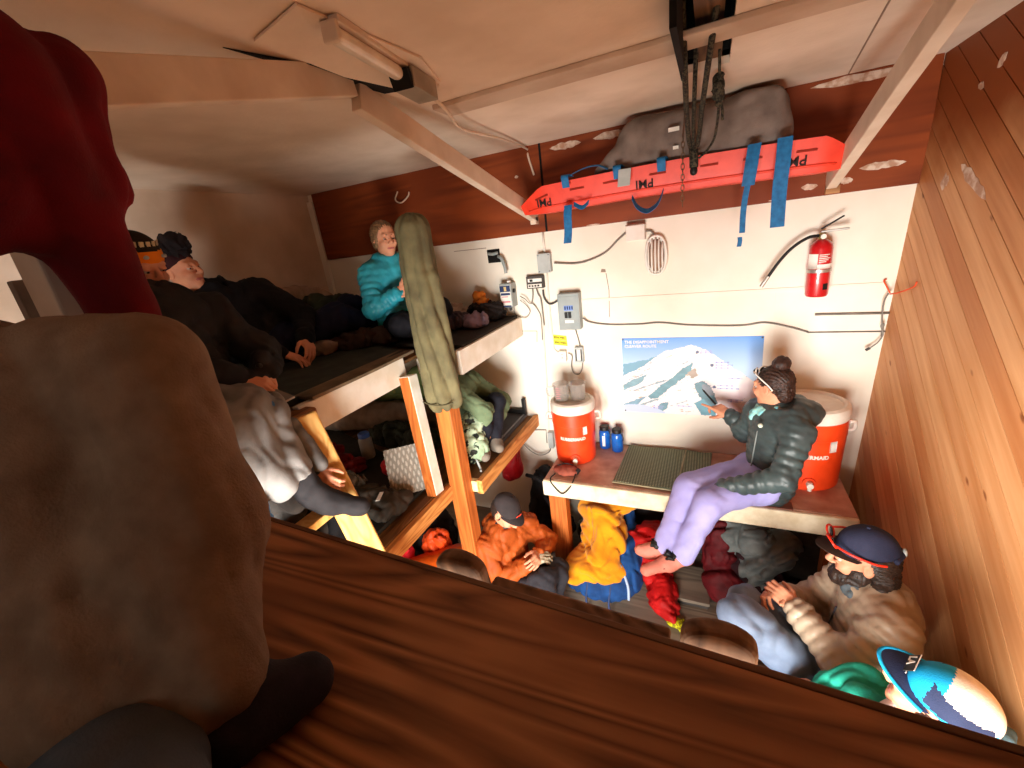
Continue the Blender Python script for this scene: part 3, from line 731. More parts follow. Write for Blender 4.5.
tag(M().tube(spline(pts), .007, 7).build('cable', m_dgrey, None, True, origin=pts[0]), 'thick dark cable looping from controller to breaker panel', 'cable')
pts = [W(583, 318, .03), W(590, 322, .012), W(610, 324.5, .008), W(640, 324, .008), W(660, 322.5, .008), W(690, 325, .008), W(740, 325.5, .008), W(765, 322.5, .008), W(790, 327, .008), W(808, 332, .008)]
tag(M().tube(spline(pts), .0055, 6).build('wall_cable', m_cable, None, True, origin=pts[0]), 'long sagging grey cable above the mountain poster', 'cable')
pts = [W(808, 332.5, .006), W(845, 332, .006), W(885, 331.5, .006)]
tag(M().tube(pts, .004, 6).build('wall_cable', m_cable, None, True, origin=pts[0]), 'straight thin cable reaching the plank wall corner', 'cable')
pts = [W(815, 314.5, .008), W(890, 313, .008)]
tag(M().tube(pts, .007, 6).build('wall_conduit', m_cable, None, True, origin=pts[0]), 'straight grey conduit along the batten near the plank wall', 'conduit')
# meter box cables
pts = [W(520, 296, .04), W(525, 299, .05), W(529, 303, .03), W(533, 304, .02), W(538, 310, .01), W(541, 318, .008), W(542.5, 340, .008)]
tag(M().tube(spline(pts), .004, 6).build('cable', m_cable, None, True, origin=pts[0]), 'tangled thin cable leaving the side of the labelled box', 'cable')
pts = [W(520, 300, .04), W(527, 306, .02), W(530, 312, .02), W(525, 318, .02), W(515, 314, .03), W(514, 305, .04)]
tag(M().tube(spline(pts), .003, 6).build('cable', m_cable, None, True, origin=pts[0]), 'thin loose wire loop under the labelled box', 'cable')
# yellow stickers
c0, c1 = W(552.5, 334.5), W(567, 336); ud = nrm(W(554, 345)-W(552.5, 334.5)); rd = nrm(c1-c0)
t = thing('warning_sticker', 'two yellow label strips with dark lettering above the white outlet', 'sticker', c0)
l = M(); wv = .115
for i in range(2):
    o_ = c0+ud*(.042*i)+np.array([0, -.002, 0]); l.poly([o_, o_+rd*wv, o_+rd*wv+ud*.039, o_+ud*.039], .002, (0, -1, 0), 0)
l.build('strip', mat('sticker_yellow', 'efe23a', 'e6d530', .6), t)
l = M()
for i in range(2):
    for k in range(8 if i == 0 else 9):
        o_ = c0+ud*(.042*i+.011)+rd*(.012+k*.0105+(.006 if k > 3 else 0))+np.array([0, -.0045, 0]); hgt = .013 if k % 3 else .016
        l.poly([o_, o_+rd*.007, o_+rd*.007+ud*hgt, o_+ud*hgt], .0006, (0, -1, 0))
l.build('lettering', mat('sticker_ink', '4a4a20'), t)
# outlets
x0, x1, z0, z1 = wrect(560, 349, 567.5, 360); z1 = z0+.085
t = thing('outlet_box', 'white outlet box under the yellow sticker', 'outlet', ((x0+x1)/2, BW, z0))
M().box(x0, x1+.004, BW-.045, BW, z0, z1).build('case', m_paper, t, bevel=.004)
for dz in (.025, .055): M().box((x0+x1)/2-.008, (x0+x1)/2+.008, BW-.0465, BW-.045, z0+dz, z0+dz+.012).build('socket', m_lgrey, t)
x0, x1, z0, z1 = wrect(575.5, 346, 585, 361)
t = thing('switch_box', 'grey metal switch box right of the white outlet', 'switch', ((x0+x1)/2, BW, z0))
M().box(x0, x1, BW-.045, BW, z0, z1).build('case', m_lgrey, t, bevel=.004)
M().box(x0+.02, x1-.02, BW-.047, BW-.045, z0+.02, z1-.02).build('faceplate', m_paper, t, bevel=.002)
M().box(x0+.008, x0+.018, BW-.048, BW-.045, z0+.015, z1-.015).build('hinge', m_dgrey, t); M().box(x1-.018, x1-.008, BW-.048, BW-.045, z0+.015, z1-.015).build('hinge', m_dgrey, t)
pts = [W(575, 328, .02), W(578, 338, .015), W(580, 346, .02)]
tag(M().tube(spline(pts), .004, 6).build('cable', m_cable, None, True, origin=pts[0]), 'short thin cable from breaker panel down to the switch box', 'cable')
pts = [W(568, 353, .02), W(572, 356, .02), W(571.5, 366, .02), W(574, 373, .02), W(579, 374, .02), W(582, 369, .02), W(582.5, 362, .02)]
tag(M().tube(spline(pts), .004, 6).build('cable', m_cable, None, True, origin=pts[0]), 'grey cable loop hanging between white outlet and switch box', 'cable')
x0, x1, z0, z1 = wrect(549, 430, 555.5, 446)
tag(M().box(x0, x1, BW-.05, BW, z0, z1).build('outlet_box', m_lgrey, None, bevel=.004, origin=(x0, BW, z0)), 'low grey outlet box hidden beside the left cooler', 'outlet')
pts = [W(551, 446, .02), W(549, 452, .05), W(540, 455, .05), W(530, 450, .05), W(518, 438, .03)]
tag(M().tube(spline(pts), .005, 6).build('cable', m_cable, None, True, origin=pts[0]), 'dark cable sagging from the low outlet under the bunk', 'cable')
pts = [W(518, 430, .01), W(546, 430, .01), W(547, 443, .01)]
tag(M().tube(pts, .004, 6).build('cable', m_cable, None, True, origin=pts[0]), 'thin cable bent at a right angle by the lower bunk', 'cable')
# bulkhead lamp and its box
x0, x1, z0, z1 = wrect(627, 226, 646, 239)
t = thing('lamp_box', 'white cable box beside the oval bulkhead lamp', 'box', ((x0+x1)/2, BW, z0))
M().box(x0, x1, BW-.06, BW, z0, z1).build('case', m_paper, t, bevel=.004); M().box(x0, x1, BW-.0605, BW, z1, z1+.006).build('lid', wood('box_top_shade', '6a4a3a', '8a6a58'), t)  # brown strip on top paints in the shadow cast upward by the box
lx, lz = W(656.5, 255)[0], W(656.5, 255)[2]; lw, lh = .065, .125
def oval(w_, h_, Y, n=32):
    o_ = []
    for k in range(n):
        a_ = 2*math.pi*k/n; o_.append((lx+w_*math.copysign(abs(math.cos(a_))**.8, math.cos(a_)), Y, lz+h_*math.copysign(abs(math.sin(a_))**.9, math.sin(a_))))
    return o_
t = thing('bulkhead_lamp', 'oval caged bulkhead lamp on the white wall below the orange litter', 'lamp', (lx, BW, lz-lh))
b = M(); b.poly(oval(lw, lh, BW), .03, (0, -1, 0)); b.build('base', m_paper, t, True, auto=40)
M().tube(oval(lw, lh, BW-.035), .009, 8, close=True).build('rim', m_paper, t, True)
SM().surf([ell((lx, BW-.03, lz), (lw*.8, .045, lh*.85))], .006).build('lens', mat('lamp_glass', 'a08470', '86634f', .25, scale=10., coat=.4), t)
for i in range(5):
    xx = lx+(i-2)*.022; hh = lh*math.sqrt(max(0, 1-((i-2)*.022/lw)**2))*.96; pts = [(xx, BW-.035-.045*(1-(k/5-1)**2)**.5, lz+hh*(k/5-1)) for k in range(11)]
    M().tube(pts, .0055, 7).build('cage_bar', m_paper, t, True)
pts = [W(646, 231, .02), W(651, 231, .02), W(654, 235, .03)]
tag(M().tube(spline(pts), .006, 6).build('cable', m_cable, None, True, origin=pts[0]), 'short cable stub joining the white box and bulkhead lamp', 'cable')
# damage marks on the wall
sm = M(); c = W(603, 271); sm.poly([(c[0]-.018, BW, c[2]-.008), (c[0]+.02, BW, c[2]-.01), (c[0]+.018, BW, c[2]+.012), (c[0]-.01, BW, c[2]+.016)], .001, (0, -1, 0), 0)
for (xa, ya), (xb, yb) in [((606, 273), (609, 290)), ((609, 290), (609.5, 317)), ((454, 251.5), (486, 248)), ((522, 331), (537, 331)), ((537, 331), (537, 342))]:
    sm.beam(W(xa, ya, .0005), W(xb, yb, .0005), .005, .001, (0, 1, 0))
structure(sm.build('wall_marks', mat('wall_scar', '8a7a6c', 'a0907f', .9)))

# fire extinguisher
cx = W(816, 270)[0]; zb, zt = W(812.5, 297)[2]+.02, W(819, 240)[2]+.01; Ye = BW-.075
t = thing('fire_extinguisher', 'red fire extinguisher hanging on the white wall by the plank wall', 'fire extinguisher', (cx, Ye, zb))
R = .058; H_ = zt-zb
m_exr = mat('extinguisher_red', 'c8141e', 'b51019', .3, coat=.4, spec=.5)
M().lathe([(.0, .0), (R*.9, 0), (R, .012), (R, H_*.84), (R*.93, H_*.91), (R*.6, H_*.97), (.02, H_), (.0, H_)], (cx, Ye, zb), n=32).build('cylinder', m_exr, t, True, auto=35)
def band(z0_, z1_, a0, a1, r, n=14):
    G = [[(cx+r*math.sin(a0+(a1-a0)*i/n), Ye-r*math.cos(a0+(a1-a0)*i/n), z) for z in (z0_, z1_)] for i in range(n+1)]; return G
M().sheet(band(zb+H_*.50, zb+H_*.76, -1.35, -.35, R+.001), .001).sheet(band(zb+H_*.50, zb+H_*.58, -.4, 1.2, R+.001), .001).build('label', m_paper, t, True)
l = M()
for i in range(5): l.sheet(band(zb+H_*(.615+.03*i), zb+H_*(.628+.03*i), -.25, .35+.5*((i*37) % 5)/5, R+.0012), .0006)
l.build('lettering', m_paper, t)
l = M().sheet(band(zb+H_*.13, zb+H_*.24, .3, .8, R+.001), .001); l.build('pictogram', m_blk, t)
M().lathe([(R+.001, 0), (R+.005, .002), (R+.005, .018), (R+.001, .02)], (cx, Ye, zb+H_*.43), n=28).build('bracket_strap', mat('steel', 'c9c7c2', 'b5b3ae', .3, metal=.8), t, True, auto=40)
M().box(cx-.03, cx+.03, Ye+.05, BW, zb+.02, zb+H_*.8).build('bracket', m_exr, t)
M().cyl((cx, Ye, zt-.005), (cx, Ye, zt+.035), .02, .017, 14).build('valve', mat('brass', 'b59a62', 'a08850', .35, metal=.7), t, True, auto=40)
M().beam((cx-.01, Ye, zt+.04), (cx+.12, Ye-.01, zt+.045), .02, .012).build('carry_handle', mat('steel', 'c9c7c2'), t, bevel=.003)
M().beam((cx-.01, Ye, zt+.055), (cx+.09, Ye-.005, zt+.115), .018, .008).build('lever', m_blk, t, bevel=.002)
M().cyl((cx, Ye-.02, zt+.015), (cx, Ye-.032, zt+.015), .014, n=14).build('gauge', m_paper, t)
pts = [(cx-.015, Ye, zt+.02), (cx-.07, Ye-.01, zt+.015), (cx-.14, Ye-.01, zt-.03), (cx-.20, Ye-.01, zt-.10), (cx-.255, Ye-.01, zt-.19)]
h = M().tube(spline(pts, 8), .009, 10).build('hose', m_blk, t, True)
M().cyl((cx-.255, Ye-.01, zt-.19), (cx-.29, Ye-.01, zt-.25), .011, .012, 10).build('nozzle', mat('steel', 'c9c7c2'), t, True, auto=40)

# cord hanging in the corner with orange twine
c = W(889, 293, .03)
pts = [W(889, 293, .04), W(884, 302, .05), W(882, 318, .05), W(883, 332, .05), W(888, 336, .04), W(892, 331, .04), W(886, 324, .05), W(881, 326, .05), W(884, 334, .06), W(878, 342, .05), W(870, 348, .05)]
pts = [np.array([min(p[0], .93), p[1], p[2]]) for p in pts]
t = thing('cable_bundle', 'coiled grey cord hanging by orange twine in the wall corner', 'cord', pts[0])
M().tube(spline(pts), .004, 7).build('cord', m_cable, t, True)
M().cyl(pts[-1], pts[-1]+np.array([-.02, 0, -.014]), .008, n=10).build('plug', m_dgrey, t, True, auto=40)
m_twine = mat('orange_twine', 'e5582a', 'd04a20', .7)
M().tube(spline([W(890, 293, .04), W(886, 285, .03), W(884, 281, .02), W(886.5, 279, .01)]), .004, 6).build('twine', m_twine, t, True)
wp = pX(912, 287, .955); wp[0] = wallx(wp[2])-.006
M().tube(spline([W(890, 294, .04), (W(890, 294, .04)+wp)/2+np.array([-.01, 0, -.01]), wp, wp+np.array([0.0, -.03, .03])]), .004, 6).build('twine', m_twine, t, True)

# ------------------------------------------------------------------ mountain poster
PX0, PX1 = W(622.8, 370)[0], W(764, 340)[0]; PZ1, PZ0 = W(690, 337)[2], W(640, 412)[2]; PWd, PHt = PX1-PX0, PZ1-PZ0
t = thing('mountain_poster', 'large poster of a snowy mountain under blue sky pinned above the bench', 'poster', ((PX0+PX1)/2, BW, PZ0))
NU, NV = 260, 140
uu, vv = np.meshgrid((np.arange(NU)+.5)/NU, (np.arange(NV)+.5)/NV, indexing='ij')   # v down from the top
def fbm(x, y, s, o=4, seed=0):
    P = np.stack([x.ravel()*s, y.ravel()*s, np.full(x.size, seed*3.7)], 1); return (wrinkle(P, 1., seed)*.5).reshape(x.shape)
def inpoly(pts):
    pts = np.array(pts); ins = np.zeros(uu.shape, bool); n = len(pts); wx = uu+.008*fbm(uu, vv, 40, seed=5); wy = vv+.012*fbm(uu, vv, 40, seed=6)
    for i in range(n):
        x1, y1 = pts[i]; x2, y2 = pts[(i+1) % n]
        c_ = (y1 > wy) != (y2 > wy); xi = (x2-x1)*(wy-y1)/((y2-y1) if y2 != y1 else 1e-9)+x1; ins ^= c_ & (wx < xi)
    return ins
def L3(h): return np.array(lin(h)[:3])
img = np.zeros((NU, NV, 3)); 
sky = L3('3d86d6')[None, None]*(1-np.clip(vv*2.2, 0, 1))[..., None]+L3('b9d3ee')[None, None]*np.clip(vv*2.2, 0, 1)[..., None]
img[:] = sky
img[inpoly([(0, .34), (.2, .27), (.3, .22), (.3, .5), (0, .6)])] = L3('5f93ad')
snow_prof = [(0, .50), (.08, .43), (.16, .36), (.24, .27), (.32, .17), (.40, .14), (.46, .12), (.50, .09), (.55, .10), (.62, .15), (.70, .24), (.80, .36), (.90, .47), (1.0, .58), (1.0, 1.0), (0, 1.0)]
sn = inpoly(snow_prof)
n1 = fbm(uu+vv*.3, vv, 9, seed=1); n2 = fbm(uu*1.0+vv*.9, vv-uu*.5, 22, seed=2); n3 = fbm(uu, vv, 60, seed=3)
pink = L3('e6cfd9'); lav = L3('cfc6de'); wht = L3('e9e1df'); gr = L3('5c8796'); tan = L3('b59a86')
a_ = np.clip(.5+.45*n1, 0, 1)[..., None]; img[sn] = (pink*a_+wht*(1-a_))[sn]
# rocky streaks running down the slope
left = uu < .42+.2*vv
st = fbm((uu*.75+vv*1.1)*1.0, (vv-uu*-.0)*.35, 16, seed=8)
rock = sn & (fbm(uu*1.2-vv*-.9, (vv+uu*.65)*3.2, 9, seed=11)+.25*n3 > .30) & (uu < .5)
img[rock] = L3('7f97a0'); rk2 = sn & (fbm(uu*1.3, (vv+uu*.7)*3., 13, seed=14)+.3*n3 > .48) & (uu < .6) & (vv > .2)
img[rk2] = tan
rk3 = sn & (n2+.4*n3 > .62) & (uu > .6); img[rk3] = L3('9c97a8')
for poly, c_ in [([(.0, .62), (.06, .56), (.14, .50), (.20, .46), (.16, .56), (.06, .66), (.0, .70)], '6f98a6'), ([(.2, .76), (.27, .65), (.36, .54), (.44, .42), (.53, .30), (.52, .40), (.47, .5), (.40, .6), (.33, .7), (.27, .78), (.22, .8)], '5a8b9a'),
                 ([(.0, .88), (.1, .82), (.2, .76), (.1, .90), (.0, .97)], '6d96ac'), ([(.25, .97), (.3, .85), (.36, .83), (.34, .92), (.28, 1.0)], '628d9c'), ([(.545, .58), (.60, .54), (.66, .6), (.70, .74), (.715, .83), (.68, .88), (.63, .86), (.575, .72)], '587f8c'), ([(.60, .58), (.66, .6), (.69, .72), (.65, .74), (.61, .66)], '7d8590'),
                 ([(.55, .84), (.62, .78), (.66, .86), (.71, .90), (.70, 1.0), (.60, .98)], '5d93a4'), ([(.49, .43), (.55, .38), (.57, .48), (.53, .52)], 'a08f80')]:
    m_ = inpoly(poly); img[m_] = L3(c_)*(1+.18*fbm(uu, vv, 30, seed=21))[m_][:, None]
hz = inpoly([(0, .9), (.12, .88), (.25, .92), (.35, 1.0), (0, 1.0)]); img[hz] = L3('b5c3dc')
for (x, y) in [(.565, .185), (.67, .345), (.69, .62)]: img[((uu-x)*1.5)**2+(vv-y)**2 < .00035] = L3('4a5578')
for x, y, w_ in [(.59, .17, .08), (.585, .195, .09), (.69, .31, .1), (.69, .345, .12), (.69, .38, .1), (.78, .505, .1), (.71, .6, .12), (.71, .635, .15), (.79, .78, .1), (.79, .80, .09), (.24, .90, .08), (.24, .925, .07), (.42, .885, .12)]:
    k_ = (uu > x) & (uu < x+w_) & (np.abs(vv-y) < .008) & (np.sin(uu*900) > -.5); img[k_] = L3('8c93c8')
b = M()
gx = PX0+PWd*np.arange(NU+1)/NU; gz = PZ1-PHt*np.arange(NV+1)/NV; vs = [(x, BW-.003-.004*math.sin(3.1*(x-PX0)/PWd)*0, z) for x in gx for z in gz]
fs = [(i*(NV+1)+j, i*(NV+1)+j+1, (i+1)*(NV+1)+j+1, (i+1)*(NV+1)+j) for i in range(NU) for j in range(NV)]
o = b.add(vs, fs).build('printed_picture', attr_mat('poster_print', .45), t)
ca = o.data.color_attributes.new('tint', 'FLOAT_COLOR', 'CORNER'); cc = np.ones((NU*NV, 4, 4), np.float32); cc[..., :3] = img.reshape(-1, 1, 3)
if len(o.data.loops) == NU*NV*4: ca.data.foreach_set('color', cc.ravel())
M().box(PX0, PX1, BW-.0025, BW-.0005, PZ0, PZ1).build('paper', m_paper, t)
text('THE DISAPPOINTMENT', .030, (PX0+.02, BW-.0035, PZ1-.032), (1, 0, 0), (0, 0, 1), m_paper, t, 'title_lettering', .0003, 'LEFT', .0006)
text('CLEAVER ROUTE', .030, (PX0+.02, BW-.0035, PZ1-.064), (1, 0, 0), (0, 0, 1), m_paper, t, 'title_lettering', .0003, 'LEFT', .0006)
for a_, b_ in ((PX0+.01, PZ1-.01), (PX1-.01, PZ1-.01), (PX0+.01, PZ0+.01)): M().cyl((a_, BW-.006, b_), (a_, BW-.003, b_), .006, n=10).build('pin', m_dgrey, t)

# ------------------------------------------------------------------ on the bench
m_cool = mat('orange_cooler_plastic', 'f0491c', 'e23f14', .35, spec=.45, coat=.2)
m_lid = mat('white_cooler_plastic', 'ece4d8', 'ddd2c2', .45)
def cooler(name, lab, c, r, h, face):
    t = thing(name, lab, 'water cooler', c, 'orange water coolers on the bench')
    c = np.array(c, float)
    M().lathe([(0, 0), (r*.88, 0), (r*.93, .012), (r*.955, h*.3), (r*.985, h*.62), (r*.985, h*.63), (r, h*.635), (r, h*.83), (0, h*.83)], c, n=48).build('body', m_cool, t, True, auto=30)
    M().lathe([(0, h*.83), (r*1.0, h*.83), (r*1.02, h*.845), (r*1.02, h*.92), (r*.99, h*.965), (r*.9, h*.985), (r*.84, h*.985), (r*.80, h*.962), (0, h*.965)], c, n=48).build('lid', m_lid, t, True, auto=30)
    f = nrm(face); s = np.array([-f[1], f[0], 0])
    q = c+f*r*.94+np.array([0, 0, h*.12])
    M().cyl(q, q+f*.012, .035, n=20).build('spigot_base', m_cool, t, True, auto=40)
    sp = M().cyl(q+f*.01, q+f*.05, .018, n=16).cyl(q+f*.035+np.array([0, 0, -.035]), q+f*.035+np.array([0, 0, .02]), .012, n=12); sp.build('spigot', m_lid, t, True, auto=40)
    # side handles
    for sg in (-1, 1):
        d = s*sg; p0 = c+d*(r*.99)+np.array([0, 0, h*.66])
        M().tube(spline([p0+f*.035+np.array([0, 0, .06]), p0+d*.03+f*.02+np.array([0, 0, .055]), p0+d*.04-f*.02+np.array([0, 0, -.01]), p0-f*.04+np.array([0, 0, -.03])]), .012, 8).build('handle', m_lid, t, True)
    # curved label and lettering
    a0 = math.atan2(f[1], f[0])
    def cur(z0_, z1_, b0, b1, rr, n=6): return [[(c[0]+rr*math.cos(a0+b0+(b1-b0)*i/n), c[1]+rr*math.sin(a0+b0+(b1-b0)*i/n), c[2]+z) for z in (z0_, z1_)] for i in range(n+1)]
    M().sheet(cur(h*.50, h*.63, .45, .66, r*.986), .002).build('label', m_paper, t, True)
    o_ = text('RUBBERMAID', .034, c, (1, 0, 0), (0, 0, 1), m_lid, t, 'lettering', .0008, 'CENTER', .0012)
    for v in o_.data.vertices:
        x = v.co.x; rr = r*.967+.0015+v.co.y*-1; a1 = a0-.05+x/r; z = v.co.z+h*.44
        v.co = (rr*math.cos(a1), rr*math.sin(a1), z)
    return t
cooler('water_cooler', 'orange water cooler holding two clear jugs on its white lid', (-.93, 2.885, TZ), .165, .50, (.25, -1, 0))
cooler('water_cooler', 'orange water cooler behind the seated woman next to the plank wall', (.585, 2.915, TZ), .20, .545, (0.0, -1, 0))
m_clear = mat('clear_plastic', 'e9e6e2', 'e0dcd6', .15, trans=.75, alpha=.55, spec=.5)
for i, (x, y, lab) in enumerate([(-1.005, 2.87, 'clear measuring jug with red marks standing nearer the bunk on the cooler lid'), (-.885, 2.90, 'clear jug standing nearer the poster on the cooler lid')]):
    t = thing('measuring_jug', lab, 'jug', (x, y, TZ+.485), 'clear jugs on the cooler lid')
    M().lathe([(0, 0), (.05, 0), (.053, .004), (.062, .125), (.066, .128), (.063, .131), (.058, .125), (.050, .008), (0, .006)], (x, y, TZ+.486), n=28).build('cup', m_clear, t, True, auto=50)
    M().tube(spline([(x-.058, y-.02, TZ+.60), (x-.10, y-.035, TZ+.585), (x-.095, y-.03, TZ+.53), (x-.054, y-.018, TZ+.515)]), .007, 8).build('handle', m_clear, t, True)
    if i == 0:
        l = M()
        for k in range(6): l.box(x-.02, x+.005 if k % 2 else x+.015, y-.0605-.0012*k, y-.0595-.0012*k, TZ+.515+k*.016, TZ+.519+k*.016)
        l.build('measure_marks', m_pink, t)
m_bot = mat('blue_bottle_plastic', '1f7ae0', '1a63d2', .2, trans=.35, spec=.5, coat=.3)
for x, y, lab in [(-.738, 3.065, 'blue water bottle nearer the cooler, with dark screw cap'), (-.632, 3.03, 'deeper blue water bottle nearer the green mat, with dark cap')]:
    t = thing('water_bottle', lab, 'bottle', (x, y, TZ), 'blue bottles on the bench')
    M().lathe([(0, 0), (.04, 0), (.045, .006), (.045, .075), (.0435, .085), (.045, .095), (.045, .14), (.038, .155), (.033, .16), (0, .16)], (x, y, TZ), n=28).build('body', m_bot, t, True, auto=40)
    M().lathe([(0, .158), (.037, .158), (.037, .185), (.033, .19), (0, .19)], (x, y, TZ), n=24).build('cap', m_blk, t, True, auto=40)
    M().tube(spline([(x+.035, y-.02, TZ+.165), (x+.052, y-.03, TZ+.13), (x+.05, y-.03, TZ+.10)]), .004, 6).build('cap_strap', m_blk, t, True)
    M().box(x-.01, x+.012, y-.047, y-.044, TZ+.03, TZ+.12).build('printed_mark', m_paper, t) if x < -.7 else None
m_mat = weave('green_sit_mat', '565e48', '8f9578', 110.)
t = thing('sleeping_mat', 'folded grey-green ridged foam mat lying on the bench', 'mat', (-.3, 2.8, TZ))
def slab(P, z, th, wav=0, seed=0, n=14):
    P = [np.array(p, float) for p in P]; G = []
    for i in range(n+1):
        row = []
        for j in range(n+1):
            u, v = i/n, j/n; p = (P[0]*(1-u)+P[1]*u)*(1-v)+(P[3]*(1-u)+P[2]*u)*v
            row.append((p[0], p[1], z+wav*(math.sin(u*5+seed)*math.sin(v*4+seed*2)+.6*math.sin(u*9+2*v+seed))))
        G.append(row)
    return M().sheet(G, th)
slab([(-.575, 2.56), (-.165, 2.545), (-.13, 3.09), (-.55, 3.10)], TZ+.014, .012, .003).build('panel', m_mat, t, True, auto=40)
slab([(-.16, 2.56), (.02, 2.57), (.05, 3.08), (-.125, 3.09)], TZ+.014, .012, .003, 2).build('panel', m_mat, t, True, auto=40)
M().tube([(-.163, 2.55, TZ+.02), (-.127, 3.09, TZ+.02)], .006, 6).tube([(-.58, 2.555, TZ+.012), (-.16, 2.54, TZ+.012)], .006, 6).build('binding', mat('mat_binding', 'a39a7a', '8b8468'), t, True)
M().tube(spline([(-.14, 2.60, TZ+.027), (-.10, 2.64, TZ+.03), (-.05, 2.60, TZ+.03), (0.0, 2.62, TZ+.027)]), .004, 6).build('elastic_cord', m_blk, t, True)
tag(M().box(.22, .48, 2.50, 2.58, TZ+.001, TZ+.008).build('wood_offcut', mat('thin_board', '8a5a48', '76493a'), None, bevel=.002, origin=(.35, 2.54, TZ)), 'thin brown board beneath the seated woman at the bench edge', 'board')
# pouch with cord near the left cooler
t = thing('glasses_pouch', 'red-brown mesh pouch with black cord by the cooler tap', 'pouch', (-.93, 2.60, TZ))
heapm = cloth('pouch_mesh', '7d3a2e', '94503f')
SM().surf([ell((-.93, 2.61, TZ+.03), (.095, .06, .032), .02), half((0, 0, TZ+.001), (0, 0, -1))], .006, lambda P: .004*wrinkle(P, 40, 3)).build('bag', heapm, t)
M().tube(spline([(-1.0, 2.56, TZ+.02), (-1.02, 2.50, TZ+.008), (-.99, 2.474, TZ-.03), (-.93, 2.472, TZ-.085), (-.87, 2.472, TZ-.03), (-.85, 2.52, TZ+.01), (-.85, 2.58, TZ+.03), (-.86, 2.63, TZ+.05), (-.93, 2.64, TZ+.067), (-1.0, 2.62, TZ+.055)]), .0045, 7).build('cord', m_blk, t, True)
M().cyl((-.85, 2.60, TZ+.02), (-.83, 2.60, TZ+.05), .016, n=12).build('toggle', m_blk, t, True, auto=40)

# ------------------------------------------------------------------ below the bench
m_must = cloth('mustard_fabric', 'e0930c', 'c97e08', sheen=.2)
m_bluep = cloth('blue_pack_fabric', '1d4a86', '153462')
m_redj = cloth('red_shell_fabric', 'c81c1c', '9f1313', .6)
m_mar = cloth('maroon_fabric', '6e1a20', '4c1116', .6)
m_grj = cloth('grey_shell_fabric', '7f8583', '5f6564', .6)
m_bkc = cloth('black_fabric', '1d1c1e', '121214')
m_chc = cloth('charcoal_fabric', '35343a', '27262b')
t = thing('backpack', 'blue backpack lying on the floor under the mustard jacket', 'backpack', (-.68, 2.5, 0))
SM().surf([ell((-.66, 2.46, .13), (.27, .20, .14), .06), ell((-.50, 2.62, .2), (.13, .25, .18), .06), ell((-.84, 2.42, .12), (.12, .09, .11), .05), lim((-.62, 2.7, .2), (-.6, 2.85, .4), .16, .12, .08), half((0, 0, .004), (0, 0, -1))], .011, lambda P: .010*wrinkle(P, 22, 4)).build('bag', m_bluep, t)
for xx in (-.74, -.58): M().tube(spline([(xx, 2.36, .25), (xx+.01, 2.28, .18), (xx, 2.25, .08), (xx+.02, 2.20, .012), (xx+.02, 2.14, .008)]), .008, 6).build('strap', m_navy, t, True)
M().tube(spline([(-.52, 2.40, .3), (-.46, 2.33, .2), (-.45, 2.30, .1)]), .010, 6).build('strap', mat('strap_light', '9fb4cf'), t, True)
heap([lim((-.70, 2.66, .50), (-.66, 2.58, .30), .15, .19, .06, flat=((.1, .6, .6), .5)), ell((-.68, 2.42, .25), (.20, .14, .10), .06), ell((-.82, 2.34, .22), (.09, .10, .06), .05), ell((-.56, 2.74, .56), (.09, .08, .07), .05), ell((-.74, 2.74, .55), (.12, .1, .08), .05)], m_must, 'jacket', 'mustard yellow jacket draped over the blue backpack', 'jacket', .014, 17, .010, 9, floor=.01)
heap([ell((-.33, 2.68, .32), (.17, .13, .11), .06), ell((-.22, 2.66, .40), (.12, .10, .07), .05), ell((-.36, 2.62, .16), (.10, .12, .15), .05)], m_redj, 'jacket', 'bright red jacket bunched under the bench beside the mustard jacket', 'jacket', .018, 24, .010, 5, floor=.01)
heap([lim((-.28, 2.58, .05), (-.22, 2.40, .04), .10, .09, .04), lim((-.21, 2.40, .03), (-.17, 2.30, .03), .06, .035, .03)], m_redj, 'trousers', 'red garment lying flat on the floor near the yellow glove', 'trousers', .012, 26, .009, 8, floor=.004)
t = thing('glove', 'yellow dotted work glove lying on the floor by the ladder', 'glove', (-.13, 2.27, 0))
m_ylw = mat('yellow_glove', 'd8d81c', '8f8a18', .7, scale=70., lo=.45, hi=.55)
gp = [ell((-.155, 2.285, .02), (.05, .045, .02), .02)]
for k, a_ in enumerate((-.9, -.55, -.25, .05)): gp.append(lim((-.145, 2.275, .02), (-.145+.095*math.cos(a_), 2.275+.095*math.sin(a_), .015), .013, .010, .012))
gp.append(lim((-.15, 2.27, .02), (-.10, 2.32, .015), .012, .010, .012))
SM().surf(gp, .005).build('knit', m_ylw, t)
heap([ell((.13, 2.74, .30), (.12, .12, .22), .06), ell((.13, 2.62, .14), (.11, .13, .13), .06), ell((.18, 2.58, .12), (.11, .11, .11), .05)], m_mar, 'backpack', 'dark maroon backpack leaning under the bench behind the dangling feet', 'backpack', .014, 22, .011, 12, floor=.01)
heap([lim((.20, 2.72, .45), (.42, 2.70, .38), .09, .12, .05), ell((.34, 2.62, .28), (.10, .08, .12), .05), ell((.48, 2.75, .40), (.10, .09, .09), .05)], m_grj, 'jacket', 'grey shell jacket draped beside the maroon backpack', 'jacket', .016, 22, .010, 14)
heap([ell((.30, 2.74, .20), (.17, .16, .20), .06), ell((.42, 2.62, .12), (.12, .12, .12), .06)], cloth('dark_plum_fabric', '3a1c22', '261316'), 'stuff_sack', 'dark plum stuff sack under the grey jacket', 'bag', .010, 20, .012, 15, floor=.01)
t = thing('storage_crate', 'low grey board step on the floor behind the dangling feet', 'crate', (-.03, 2.6, 0))
M().box(-.20, .06, 2.46, 2.80, .03, .055).build('lid', m_floor, t, bevel=.004); M().box(-.19, .05, 2.47, 2.79, 0, .03).build('body', m_dgrey, t)
